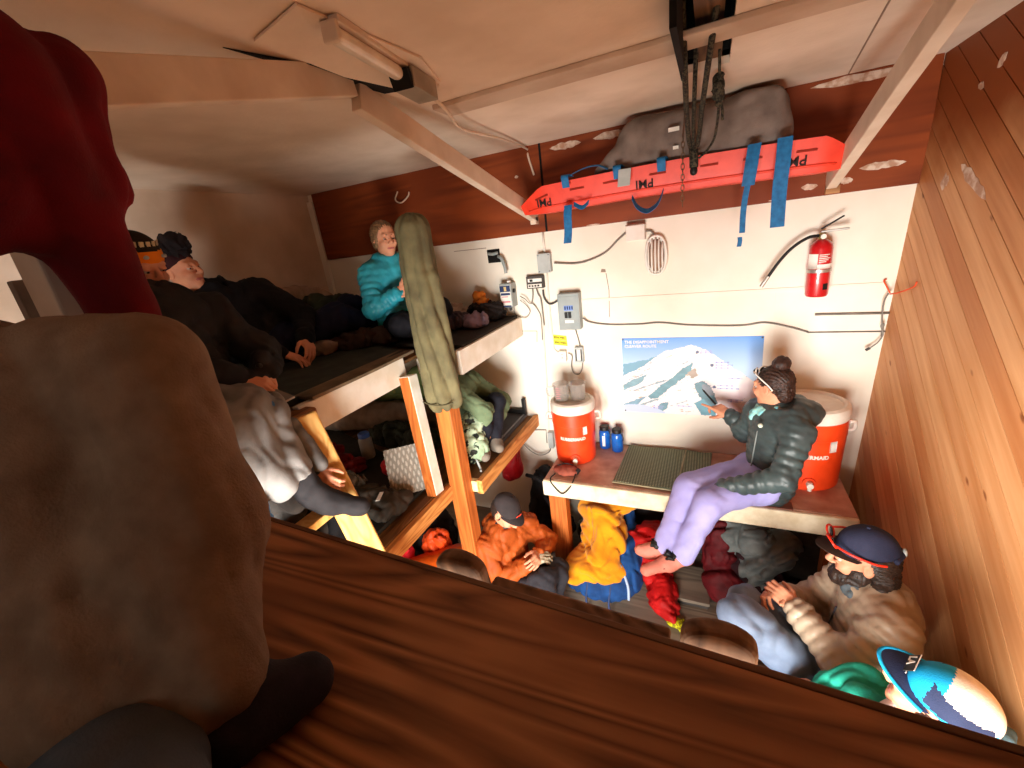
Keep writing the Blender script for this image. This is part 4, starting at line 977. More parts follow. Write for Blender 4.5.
tag(M().box(.46, .76, 2.78, 3.08, 0, .42).build('storage_box', mat('dark_crate', '3a3026', '2a231c', .7), None, bevel=.01, origin=(.6, 2.9, 0)), 'dark storage box in the shadow under the bench end', 'box')
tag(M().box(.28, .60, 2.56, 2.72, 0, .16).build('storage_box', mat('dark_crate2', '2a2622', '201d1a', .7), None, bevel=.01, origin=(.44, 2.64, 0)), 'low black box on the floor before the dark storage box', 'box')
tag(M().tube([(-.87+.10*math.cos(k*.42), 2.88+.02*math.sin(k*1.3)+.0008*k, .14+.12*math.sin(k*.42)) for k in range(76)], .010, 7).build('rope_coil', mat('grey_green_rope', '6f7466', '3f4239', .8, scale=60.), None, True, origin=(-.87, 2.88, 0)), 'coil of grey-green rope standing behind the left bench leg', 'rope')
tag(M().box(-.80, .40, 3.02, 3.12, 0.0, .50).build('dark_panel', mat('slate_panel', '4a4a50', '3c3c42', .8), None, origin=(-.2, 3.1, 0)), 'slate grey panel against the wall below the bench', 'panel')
# dark pack between the orange-jacketed person and the bench leg
t = thing('backpack', 'black backpack with straps standing between orange jacket and bench leg', 'backpack', (-1.22, 2.85, 0))
SM().surf([lim((-1.26, 2.92, .22), (-1.24, 2.95, .55), .15, .11, .06), ell((-1.12, 2.86, .16), (.12, .12, .14), .06), half((0, 0, .004), (0, 0, -1))], .012, lambda P: .012*wrinkle(P, 22, 6)).build('bag', m_bkc, t)
M().tube(spline([(-1.36, 2.82, .66), (-1.24, 2.76, .68), (-1.12, 2.76, .58), (-1.06, 2.74, .4)]), .016, 7).build('strap', m_bkc, t, True)
M().tube(spline([(-1.20, 2.78, .5), (-1.10, 2.72, .40), (-1.05, 2.72, .28)]), .014, 7).build('strap', m_chc, t, True)
tag(M().beam((-1.10, 2.60, .02), (-1.10, 2.86, .52), .06, .03, (1, 0, 0)).build('grey_plank', mat('weathered_grey', '7c756c', '5f5951', .8, scale=20.), None, bevel=.003, origin=(-1.1, 2.6, 0)), 'weathered grey plank leaning beside the black backpack', 'board')

# ------------------------------------------------------------------ lower bunk clutter and things beneath it
m_org = cloth('orange_nylon', 'e5641a', 'c94c0e', .5)
heap([ell((-1.86, 2.12, .40), (.10, .09, .12), .04), ell((-1.80, 2.10, .50), (.06, .05, .05), .03)], cloth('orange_red_nylon', 'e2501c', 'b83a12', .5), 'stuff_sack', 'orange-red stuff sack cinched at the top under the lower bunk', 'bag', .012, 30, .008, 3)
heap([lim((-1.98, 1.78, .26), (-1.62, 2.06, .28), .18, .18, .05)], m_org, 'stuff_sack', 'large smooth orange roll standing on the floor under the lower bunk', 'bag', .003, 12, .012, 3, floor=.004)
heap([ell((-2.06, 1.92, .42), (.08, .10, .13), .05), ell((-2.0, 1.86, .30), (.1, .09, .12), .05)], cloth('crimson_fabric', 'd0202c', 'a81822', .6), 'jacket', 'crimson jacket stuffed beside the orange roll under the bunk', 'jacket', .016, 26, .009, 7)
heap([ell((-2.12, 1.70, .52), (.06, .12, .07), .04)], cloth('pale_pink_fabric', 'd8b5a8', 'c29c90', .7), 'towel', 'pale pink towel tucked under the front board of the lower bunk', 'towel', .01, 26, .009, 8)
heap([ell((-2.1, 2.3, .30), (.25, .20, .28), .1), ell((-1.95, 2.2, .15), (.2, .15, .15), .1)], m_bkc, 'duffel_bag', 'black duffel bag deep in the dark under the lower bunk', 'bag', .014, 20, .014, 9, floor=.004)
heap([lim((-1.54, 2.92, .84), (-1.55, 2.93, .62), .085, .095, .05)], cloth('dark_red_nylon', 'a81822', '851018', .45), 'stuff_sack', 'dark red sack hanging below the lower bunk against the wall', 'bag', .006, 22, .008, 5)
t = thing('support_board', 'reddish brace board under the second lower bunk board', 'board', (-1.5, 2.2, .8))
M().beam((-1.50, 2.12, .985), (-1.50, 2.7, .985), .05, .10).build('timber', m_pinez, t)
# pads on the lower deck
m_pad = weave('grey_foam_pad', '3d3c3d', '56555a', 260.)
m_padd = cloth('dark_ground_pad', '38342e', '2a2722', .9)
tag(slab([(-3.3, .75), (-1.66, .75), (-1.66, 2.0), (-3.3, 2.6)], LZ+.004, .024, .002).build('sleeping_mat', m_padd, None, True, auto=40, origin=(-2.5, 1.7, LZ)), 'dark brown ground pad covering the lower bunk', 'mat')
tag(slab([(-1.80, 2.52), (-1.42, 2.52), (-1.42, 3.11), (-1.80, 3.11)], LZ+.006, .024, .002).build('sleeping_mat', m_pad, None, True, auto=40, origin=(-1.6, 2.8, LZ)), 'dark grey foam pad on the lower bunk end by the wall', 'mat')
l = M(); 
for a_, b_ in [((-1.66, 2.55), (-1.66, 3.08)), ((-1.44, 2.53), (-1.44, 3.1)), ((-1.78, 2.53), (-1.43, 2.53)), ((-1.78, 2.66), (-1.43, 2.66))]: l.beam((*a_, LZ+.021), (*b_, LZ+.021), .012, .006)
tag(l.build('pad_strap', mat('grey_strap', '8d8f92', '7c7e82'), None, origin=(-1.6, 2.8, LZ)), 'grey webbing straps lying across the dark foam pad', 'strap')
l = M().box(-1.72, -1.43, 3.085, 3.11, LZ+.02, LZ+.06).box(-1.45, -1.42, 3.08, 3.11, LZ+.02, LZ+.16)
tag(l.build('pack_frame', m_blk, None, bevel=.004, origin=(-1.55, 3.1, LZ)), 'black frame bar lying at the wall end of the foam pad', 'frame')
# water bottle on the lower bunk
bx, by = -2.36, 2.15
t = thing('water_bottle', 'cloudy white water bottle with blue lid on the lower bunk', 'bottle', (bx, by, LZ+.016))
M().lathe([(0, 0), (.046, 0), (.05, .006), (.05, .15), (.04, .17), (0, .17)], (bx, by, LZ+.017), n=26).build('body', mat('milky_plastic', 'b9bdbf', 'a7abae', .3, trans=.2), t, True, auto=40)
M().lathe([(0, .17), (.043, .17), (.043, .20), (.038, .206), (0, .206)], (bx, by, LZ+.017), n=24).build('lid', mat('blue_lid', '4a78d8', '3d68c4', .4), t, True, auto=40)
m_quilt = cloth('brown_quilt', '8a7766', '6d5c4e', .7)
def qd(P): return .006*(np.sqrt(np.abs(np.sin(P[:, 0]*38)))+np.sqrt(np.abs(np.sin(P[:, 2]*45+P[:, 1]*20)))-1.2)
sm = SM().surf([lim((-3.15, 2.55, LZ+.13), (-2.15, 2.72, LZ+.14), .13, .13, .05, flat=((0, .5, -.8), .9)), half((0, 0, LZ+.018), (0, 0, -1))], .012, lambda P: qd(P)+.006*wrinkle(P, 9, 3))
tag(sm.build('sleeping_bag', m_quilt, origin=(-2.6, 2.6, LZ+.02)), 'brown quilted sleeping bag along the back of the lower bunk', 'sleeping bag')
ps = [ell((-2.95+i*.125, 2.70+.012*i, LZ+.36+.03*(i % 2)), (.075, .09, .06), .02) for i in range(8)]+[ell((-2.25+.05*i, 2.80, LZ+.45+.03*i), (.10, .1, .08), .02) for i in range(3)]+[lim((-3.1, 2.85, LZ+.27), (-2.1, 2.92, LZ+.27), .13, .13, .03)]
sm = SM().surf(ps, .012, lambda P: .006*wrinkle(P, 20, 7)); tag(sm.build('quilt', cloth('green_quilt', '6f7d45', '4d5a33', .7), origin=(-2.6, 2.8, LZ+.2)), 'puffy green quilt heaped above the brown sleeping bag', 'quilt')
heap([lim((-2.50, 1.90, LZ+.07), (-2.28, 1.96, LZ+.06), .075, .05, .04), ell((-2.60, 2.02, LZ+.08), (.09, .09, .07), .04)], cloth('deep_red_fabric', '8e1418', '6a0e12', .6), 'jacket', 'deep red jacket crumpled beside the bottle on the lower bunk', 'jacket', .016, 28, .009, 4, floor=LZ+.017)
heap([ell((-1.86, 1.60, LZ+.07), (.16, .14, .08), .05), ell((-1.70, 1.62, LZ+.06), (.09, .14, .06), .05)], cloth('dark_olive_grey', '4b463e', '37332d', .7), 'stuff_sack', 'dark grey-brown bag with white tag on the lower bunk', 'bag', .012, 22, .010, 5, floor=LZ+.017)
tag(M().obox((-1.74, 1.585, LZ+.135), ((1, .3, .1), (-.3, 1, .2), (0, -.2, 1)), (.012, .035, .002)).build('tag', m_paper, None, origin=(-1.74, 1.58, LZ)), 'white paper tag on the dark bag beside the ladder', 'tag')
heap([ell((-2.05, 1.66, LZ+.10), (.09, .09, .10), .04)], mat('clear_grey_bag', '6d6a66', '4f4c49', .2, spec=.6, scale=20.), 'plastic_bag', 'shiny grey plastic bag on the lower bunk beside the ladder', 'bag', .012, 34, .008, 6, floor=LZ+.017)
# white ridged pad leaning behind the white strut
c = np.array([-1.72, 1.80, LZ+.018]); ux = nrm((.40, .34, .0)); uz = nrm((-.25, .30, .9))
G = []
for i in range(41):
    row = []
    for j in range(31):
        p = c+ux*(i/40*.26-.10)+uz*(j/30*.30); nn = np.cross(ux, uz); row.append(p+nn*(.004*math.sin(i*1.57)*math.sin(j*2.1)+.02*math.sin(i/40*3)))
    G.append(row)
tag(M().sheet(G, .014).build('foam_pad', weave('white_ridged_foam', '8f887c', 'c2bbae', 90.), None, True, auto=60, origin=c), 'white ridged foam pad propped behind the white strut', 'mat')
heap([ell((-1.98, 1.98, LZ+.07), (.07, .06, .07), .03)], cloth('crimson_fabric', 'd0202c'), 'stuff_sack', 'small crimson sack behind the white foam pad', 'bag', .01, 30, .008, 2, floor=LZ+.017)
heap([ell((-2.25, 2.40, LZ+.08), (.28, .12, .10), .05), ell((-1.95, 2.30, LZ+.10), (.12, .10, .12), .05)], cloth('dark_green_camo', '3a4234', '23271f', .7, scale=18.), 'jacket', 'dark green jacket heaped behind the strut on the lower bunk', 'jacket', .018, 24, .011, 3, floor=LZ+.017)
t = thing('backpack', 'pale green and black patterned pack on the lower bunk beside the post', 'backpack', (-1.50, 2.35, LZ))
mg = mat('pale_green_black_print', 'a9bda0', '20241f', .7, scale=16., lo=.52, hi=.56, detail=3.)
SM().surf([ell((-1.52, 2.30, LZ+.13), (.10, .12, .13), .05), ell((-1.53, 2.40, LZ+.24), (.09, .10, .10), .05), half((0, 0, LZ+.003), (0, 0, -1))], .008, lambda P: .010*wrinkle(P, 28, 4)).build('bag', mg, t)
SM().surf([ell((-1.455, 2.30, LZ+.10), (.065, .09, .09), .03)], .007, lambda P: .005*wrinkle(P, 30, 5)).build('front_pocket', cloth('pale_green_fabric', 'a7bf9f', '8ba585'), t)
M().tube(spline([(-1.44, 2.22, LZ+.06), (-1.40, 2.19, LZ+.012), (-1.38, 2.16, LZ+.008)]), .008, 6).build('strap', m_lgrey, t, True)

# ------------------------------------------------------------------ upper bunk clutter
tag(slab([(-3.2, .75), (-1.80, .9), (-1.76, 2.1), (-3.2, 2.6)], UZ+.004, .03, .002).build('sleeping_mat', cloth('dark_green_grey_pad', '3a3d36', '2c2f2a', .9), None, True, auto=40, origin=(-2.4, 1.6, UZ)), 'dark green-grey sleeping pads covering the upper bunk', 'mat')
tag(slab([(-1.82, 1.30), (-1.69, 1.30), (-1.69, 2.10), (-1.80, 2.10)], UZ+.012, .016, .003).build('sleeping_mat', cloth('brown_pad_edge', '7d6a52', '5f5140', .8), None, True, auto=40, origin=(-1.75, 1.7, UZ)), 'thin brown pad edge lying along the upper white board', 'mat')
tag(slab([(-1.95, 2.25), (-1.40, 2.22), (-1.40, 3.10), (-1.95, 3.10)], UZ+.008, .02, .004, 1).build('sleeping_mat', cloth('dark_brown_pad', '33291f', '241d17', .8), None, True, auto=40, origin=(-1.7, 2.6, UZ)), 'dark pad under the clothes pile at the wall end of the upper bunk', 'mat')
cl = [((-1.86, 2.95), .12, .09, 'b3a08e', '8d7b6b', 'pale beige fleece in the clothes pile on the upper bunk'), ((-1.62, 2.98), .16, .10, '2a2322', '191514', 'black jacket at the wall end of the upper bunk clothes pile'), ((-1.78, 2.72), .14, .07, '4a4048', '352d33', 'plum grey shirt spread in the clothes pile on the upper bunk'),
      ((-1.60, 2.74), .11, .06, '8d7580', '6d5862', 'mauve top lying on the front of the clothes pile'), ((-1.95, 2.60), .15, .10, '2b2628', '1c191b', 'dark trousers piled behind the olive hanging trousers'), ((-1.68, 3.02), .07, .16, 'd07a2a', 'a95c18', 'orange brown sleeve on top of the clothes pile')]
for i, ((x, y), rr, zz, a_, b_, lab) in enumerate(cl):
    heap([ell((x, y, UZ+.03+zz*.5), (rr, rr*.75, zz*.6+.02), .04), ell((x+.05, y-.05, UZ+.03+zz*.4), (rr*.6, rr*.7, zz*.5+.01), .04)], cloth('pile_cloth_%d' % i, a_, b_, .8), 'clothing', lab, 'clothes', .014, 30, .008, 20+i, 'clothes pile on the upper bunk', floor=UZ+.018)
heap([ell((-2.55, 2.75, UZ+.14), (.20, .18, .16), .06), ell((-2.35, 2.80, UZ+.10), (.16, .15, .11), .06)], m_bkc, 'duffel_bag', 'black bag behind the woman in turquoise on the upper bunk', 'bag', .012, 18, .011, 3, floor=UZ+.012)
heap([ell((-2.78, 2.55, UZ+.10), (.15, .17, .14), .06), ell((-2.66, 2.45, UZ+.07), (.12, .10, .09), .05)], cloth('teal_nylon', '1f6a63', '154a46', .5), 'sleeping_bag', 'teal sleeping bag bundled on the upper bunk', 'sleeping bag', .014, 22, .010, 4, floor=UZ+.012)
heap([ell((-3.0, 2.62, UZ+.17), (.20, .12, .19), .06), ell((-2.8, 2.72, UZ+.20), (.16, .1, .13), .06)], cloth('dark_olive_bag', '3a4436', '2a3228', .7), 'sleeping_bag', 'dark olive bundle behind the teal sleeping bag', 'sleeping bag', .014, 20, .011, 6, floor=UZ+.012)
heap([ell((-3.24, 2.60, UZ+.24), (.09, .24, .20), .06), ell((-3.2, 2.82, UZ+.22), (.10, .17, .18), .06)], cloth('tan_pillow', 'b59c88', '98806e', .8), 'pillow', 'tan pillows propped against the far wall of the upper bunk', 'pillow', .012, 12, .011, 6, floor=UZ+.012)
heap([ell((-2.48, 2.02, UZ+.06), (.20, .10, .06), .04)], cloth('pale_towel', 'a58f7d', '8c7868', .9), 'towel', 'pale towel lying by the reclining person on the upper bunk', 'towel', .012, 26, .009, 2, floor=UZ+.012)
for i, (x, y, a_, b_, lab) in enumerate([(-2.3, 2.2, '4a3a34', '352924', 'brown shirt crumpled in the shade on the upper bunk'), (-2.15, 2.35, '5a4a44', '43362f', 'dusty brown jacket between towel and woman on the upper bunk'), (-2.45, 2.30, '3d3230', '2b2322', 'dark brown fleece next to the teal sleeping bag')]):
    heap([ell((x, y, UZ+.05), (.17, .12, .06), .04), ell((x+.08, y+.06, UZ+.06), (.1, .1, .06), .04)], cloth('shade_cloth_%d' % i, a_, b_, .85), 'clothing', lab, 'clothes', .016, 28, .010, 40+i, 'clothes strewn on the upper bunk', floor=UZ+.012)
# olive trousers hung over the orange post
t = thing('hanging_trousers', 'olive trousers draped over the top of the orange post', 'trousers', (-1.45, 2.0, 1.6))
m_olv = cloth('olive_trousers', '6f6748', '575039', .8)
ps = [lim((-1.475, 2.03, 2.66), (-1.465, 2.01, 2.30), .088, .088, .03), lim((-1.465, 2.01, 2.30), (-1.445, 1.99, 1.72), .088, .096, .03), lim((-1.50, 1.99, 2.5), (-1.49, 1.975, 1.66), .045, .05, .02), lim((-1.405, 2.0, 2.4), (-1.388, 1.985, 1.68), .045, .05, .02)]
def pd(P):
    a_ = np.arctan2(P[:, 1]-2.01, P[:, 0]+1.46)+.25*np.sin(P[:, 2]*3.1); return .014*(1-2*np.abs(np.sin(a_*3.5+.9*np.sin(P[:, 2]*3.3))))*np.clip((2.70-P[:, 2])*2.2, .35, 1)+.0035*wrinkle(P*np.array([1, 1, .5]), 22, 5)
ps += [half((0, 0, 1.645), (.15, 0, -1)), half((0, 0, 2.665), (.1, 0, 1))]
SM().surf(ps, .008, pd).build('leg_fabric', m_olv, t)
M().tube(spline([(-1.535, 1.90, 1.70), (-1.47, 1.885, 1.69), (-1.40, 1.895, 1.685), (-1.345, 1.93, 1.69)]), .005, 6).build('hem_stitch', cloth('olive_dark', '544d36'), t, True)

# ------------------------------------------------------------------ ceiling lamp with its cable
a = np.array([-.89, 1.04, 3.085]); b = np.array([-.935, 1.37, 3.085]); d = nrm(b-a); s = np.cross(d, (0, 0, 1))
t = thing('ceiling_light', 'small fluorescent tube fitting with metal box under the ceiling', 'light', (a+b)/2)
M().beam(a+(0, 0, .045), b+(0, 0, .045)+d*.26, .055, .02).build('housing', m_brace, t, bevel=.004)
M().beam(a+(0, 0, .015), b+(0, 0, .015), .042, .04, (0, 0, 1)).build('tube_cover', mat('tube_cover', 'e6d8c6', 'd8c8b4', .3, coat=.3), t, bevel=.018, seg=4)
M().beam(a-d*.012+(0, 0, .018), a+d*.004+(0, 0, .018), .048, .048, (0, 0, 1)).build('end_cap', m_brace, t, bevel=.005)
bx_ = M().beam(b+d*.02+(0, 0, .01), b+d*.20+(0, 0, .01), .08, .062, (0, 0, 1)); bx_.build('ballast_box', mat('tarnished_steel', 'a89a88', '857a6b', .5, metal=.2, scale=6.), t, bevel=.003)
M().beam(b+d*.0+(0, 0, -.002), b+d*.02+(0, 0, .008), .07, .055, (0, 0, 1)).build('socket', m_dark, t)
pts = [b+d*.20+np.array([.02, 0, -.01]), pZ(446, 110, 3.06), pZ(460, 128, 3.07), pZ(480, 134, 3.09), pZ(505, 140, 3.11), pY(527, 149, BW-.03), pY(528, 156, BW-.03), pY(534, 175, BW-.03)]
tag(M().tube(spline(pts), .007, 7).build('light_cable', m_brace, None, True, origin=pts[0]), 'pale cable sagging from the ceiling light to the red boards', 'cable')

# ------------------------------------------------------------------ orange rescue litter
t = thing('rescue_litter', 'orange rolled plastic rescue litter slung under the ceiling beams', 'stretcher', (-.25, 2.85, 2.68))
m_lit = mat('orange_litter_plastic', 'f0462e', 'e23a24', .45, spec=.4)
G = []; nx, ns = 60, 16
for i in range(nx+1):
    u = i/nx; x = -1.15+1.76*u; tp = min(1, .35+u*7)*min(1, .5+(1-u)*8); row = []
    for j in range(ns+1):
        v = j/ns*2-1; hw_ = .145*tp**.5
        y = 2.89+hw_*(v if abs(v) < .55 else math.copysign(.55+(abs(v)-.55)*.45, v))*1.15
        z = 2.675+.02*(1-tp)+(.0 if abs(v) < .5 else ((abs(v)-.5)/.5)**1.1*.155*tp)+.02*math.sin(u*3.1)
        row.append((x+.03*(1-abs(v))*(1 if u < .03 else 0), y, z))
    G.append(row)
M().sheet(G, .008).build('shell', m_lit, t, True, auto=50)
def fr(u, v):
    i = min(int(u*nx), nx-1); j = v; return np.array(G[i][j])
for u in (.07, .2, .32, .48, .62, .74, .88):
    p = np.array(G[int(u*nx)][1]); q = np.array(G[int((u+.05)*nx)][1]); M().beam(p+(0, -.006, -.012), q+(0, -.006, -.012), .004, .010).build('hand_slot', mat('slot_shadow', 'a02a16', '8c2412'), t)
rg = M(); rg.tube([np.array(G[i][3])+(0, -.005, -.002) for i in range(2, nx-1)], .007, 6); rg.build('ridge', m_lit, t, True)
m_ink = mat('black_ink', '2a1512')
for u in (.10, .46, .87):
    p = np.array(G[int(u*nx)][2]); e_ = np.array(G[int(u*nx)][0])-np.array(G[int(u*nx)][4]); e_ = nrm(e_)
    text('PMI', .066, p+np.array([0, -.009, -.012]), (-1, 0, 0), -e_, m_ink, t, 'lettering', .0006, 'CENTER', .0008)
m_strap = mat('blue_webbing', '1d6fa8', '175a8c', .6, scale=40.)
def strap(pts, w_, lab, axis=(1, 0, 0)):
    P = spline(pts, 6); G_ = [[np.array(p)-np.array(axis)*w_/2, np.array(p)+np.array(axis)*w_/2] for p in P]
    o_ = M().sheet(G_, .003).build('webbing_strap', m_strap, None, True, auto=60, origin=P[0]); return tag(o_, lab, 'strap', 'blue straps on the litter')
strap([(-.80, 2.715, 2.70), (-.805, 2.705, 2.64), (-.81, 2.71, 2.55), (-.82, 2.71, 2.48)], .05, 'short blue strap end hanging from the pointed end of the litter')
strap([(.315, 2.70, 2.855), (.312, 2.695, 2.75), (.308, 2.705, 2.62), (.31, 2.71, 2.44)], .065, 'widest blue strap hanging straight down near the brace end')
strap([(.185, 2.70, 2.85), (.175, 2.69, 2.76), (.165, 2.70, 2.66)], .06, 'twisted blue strap, upper length on the litter side')
strap([(.165, 2.70, 2.67), (.155, 2.705, 2.6), (.15, 2.71, 2.52), (.15, 2.71, 2.43)], .028, 'thin blue strap tail dangling beside the widest strap')
strap([(.14, 2.71, 2.41), (.142, 2.71, 2.39), (.138, 2.71, 2.36)], .022, 'small blue tab at the tip of the thin dangling strap')
strap([(-.42, 2.72, 2.69), (-.39, 2.70, 2.635), (-.335, 2.69, 2.605), (-.28, 2.70, 2.635), (-.25, 2.72, 2.70)], .04, 'blue strap loop sagging under the middle of the litter', (0, .8, .6))
strap([(-.76, 2.70, 2.70), (-.71, 2.70, 2.675), (-.67, 2.71, 2.70)], .03, 'small blue loop beside the short hanging strap', (0, .6, .8))
for i, (x, lab) in enumerate([(-.81, 'blue strap patch over the litter rim nearest the pointed end'), (-.50, 'blue strap patch over the litter rim below the blanket fold'), (-.26, 'blue strap patch over the litter rim left of the chain')]):
    strap([(x, 2.735, 2.80), (x, 2.715, 2.855), (x, 2.74, 2.872), (x+.01, 2.80, 2.862)], .045, lab)
strap([(-.78, 2.76, 2.87), (-.7, 2.78, 2.895), (-.62, 2.78, 2.895), (-.56, 2.77, 2.865)], .03, 'blue strap lying along the top rim of the litter', (0, 1, .3))
# grey blanket on the litter
heap([lim((-.40, 2.90, 2.99), (.24, 2.90, 2.99), .115, .115, .04, flat=((0, 1, 0), .95)), lim((-.50, 2.87, 2.90), (.28, 2.88, 2.90), .085, .09, .04), rbx((.20, 2.90, 3.0), (.10, .11, .10), .03, None, .04), lim((-.62, 2.84, 2.86), (-.42, 2.86, 2.98), .03, .07, .05), half((0, 0, 3.128), (0, 0, 1))], cloth('grey_wool_blanket', '85776f', '6a5d56', .95), 'folded_blanket', 'grey wool blanket bundled on the orange litter', 'blanket', .008, 9, .010, 5)
tag(M().obox((-.46, 2.715, 2.80), ((1, 0, 0), (0, 1, .1), (.1, 0, 1)), (.035, .003, .045)).build('paper_tag', m_lgrey, None, bevel=.003, origin=(-.46, 2.71, 2.8)), 'small grey tag hanging over the litter rim', 'tag')
for p, s_ in [((-.20, 2.772, 3.00), (.028, .003, .010)), ((-.19, 2.775, 2.91), (.014, .003, .008))]:
    tag(M().obox(p, np.eye(3), s_).build('tape_piece', m_paper, None, origin=p), 'scrap of white tape on the blanket, '+('longer upper one' if s_[0] > .02 else 'short lower one'), 'tape', 'white tape scraps on the blanket')
# rope tackle through the ceiling hatch
m_rope = mat('dark_braided_rope', '4a4436', '1e1b16', .9, scale=90., lo=.45, hi=.55)
t = thing('rope_tackle', 'dark braided rope tackle hanging from the ceiling hatch to the litter', 'rope', (-.08, 2.3, 2.85))
M().tube(spline([(-.11, 1.75, 3.30), (-.105, 1.95, 3.08), (-.115, 2.35, 2.98), (-.115, 2.66, 2.90), (-.10, 2.70, 2.875), (-.075, 2.66, 2.90), (-.055, 2.40, 2.99), (-.02, 1.95, 3.10), (.02, 1.70, 3.28)], 8), .011, 8).build('main_rope', m_rope, t, True)
M().tube(spline([(-.075, 2.20, 3.2), (-.085, 2.35, 3.02), (-.095, 2.60, 2.92), (-.095, 2.68, 2.885)], 8), .009, 8).build('second_rope', m_rope, t, True)
M().tube([(-.098, 2.70, 2.885), (-.095, 2.715, 2.83), (-.095, 2.715, 2.79)], .022, 10).build('rope_wrap', m_rope, t, True)
SM().surf([ell((-.095, 2.712, 2.775), (.02, .018, .026))], .005).build('hook_knot', m_blk, t)
M().tube(spline([(.01, 2.25, 3.18), (.015, 2.42, 3.04), (.012, 2.52, 2.96), (.0, 2.62, 2.90), (-.03, 2.69, 2.86), (-.07, 2.71, 2.83)], 8), .006, 7).build('tail_rope', m_rope, t, True)
SM().surf([ell((.012, 2.38, 3.075), (.026, .026, .04)), ell((.014, 2.42, 3.03), (.02, .02, .03))], .006, lambda P: .005*wrinkle(P, 60, 2)).build('rope_knot', m_rope, t)
M().tube(spline([(.016, 2.42, 3.03), (.03, 2.46, 2.99), (.032, 2.48, 2.95)]), .006, 6).build('rope_end', m_rope, t, True)
M().box(-.125, -.105, 1.55, 2.12, 3.06, 3.3).build('pulley_plate', m_dark, t)
t = thing('chain', 'thin rusty chain dangling in front of the orange litter', 'chain', (-.15, 2.68, 2.6))
zc = 2.93; k = 0
l = M(); 
while zc > 2.60:
    ax = (1, 0) if k % 2 else (0, 1); pts = [(-.148+ax[0]*.008*math.cos(a_), 2.675+ax[1]*.008*math.cos(a_), zc+.017*math.sin(a_)) for a_ in np.linspace(0, 2*math.pi, 11)[:-1]]
    l.tube(pts, .0025, 5, close=True); zc -= .026; k += 1
l.tube([(-.148, 2.675, 2.94), (-.13, 2.5, 3.02), (-.115, 2.3, 3.10)], .004, 5)
l.build('links', mat('rusty_steel', '8a6a50', '5a4636', .5, metal=.5), t, True)
sm = M(); sm.box(-3.0, -2.95, 3.11, 3.118, 3.0, 3.0)
tag(M().tube(spline([(-2.33, 3.10, 3.02), (-2.36, 3.09, 2.96), (-2.30, 3.08, 2.93), (-2.23, 3.09, 2.97), (-2.22, 3.10, 3.0)]), .006, 6).build('wall_hook', m_brace, None, True, origin=(-2.3, 3.1, 2.95)), 'small pale wire hook on the red boards above the woman in turquoise', 'hook')

# ------------------------------------------------------------------ foreground red garment on the shelf post
m_redf = cloth('dark_red_fleece', '6c0b13', '51080e', .95)
t = thing('hanging_fleece', 'dark red fleece hanging from the ceiling brace at the shelf end', 'jacket', (-1.2, .6, 2.4))
FX = -1.06
def fp(x, y): return pX(x, y, FX)
ch_ = [(46, 76), (54, 120), (74, 180), (98, 250), (130, 318), (140, 345)]
ps = [lim(fp(*ch_[i]), fp(*ch_[i+1]), .048, .046, .03) for i in range(5)]
ps += [lim(fp(10, 82), fp(46, 180), .075, .078, .05), lim(fp(46, 180), fp(112, 296), .078, .042, .05), lim(fp(-60, 90), fp(-50, 185), .12, .10, .06), lim(fp(20, 75), fp(50, 72), .045, .05, .03), lim(fp(-10, 150), fp(10, 195), .09, .07, .05), lim(fp(104, 180), fp(114, 196), .022, .020, .015)]
ps.append(half(fp(60, 262)+np.array([0, 0, 0]), RW@np.array([-.75, .62, .1])))
SM().surf(ps[:-1], .009, lambda P: .009*wrinkle(P*np.array([1, 1, .22]), 16, 3)).build('body_fabric', m_redf, t)
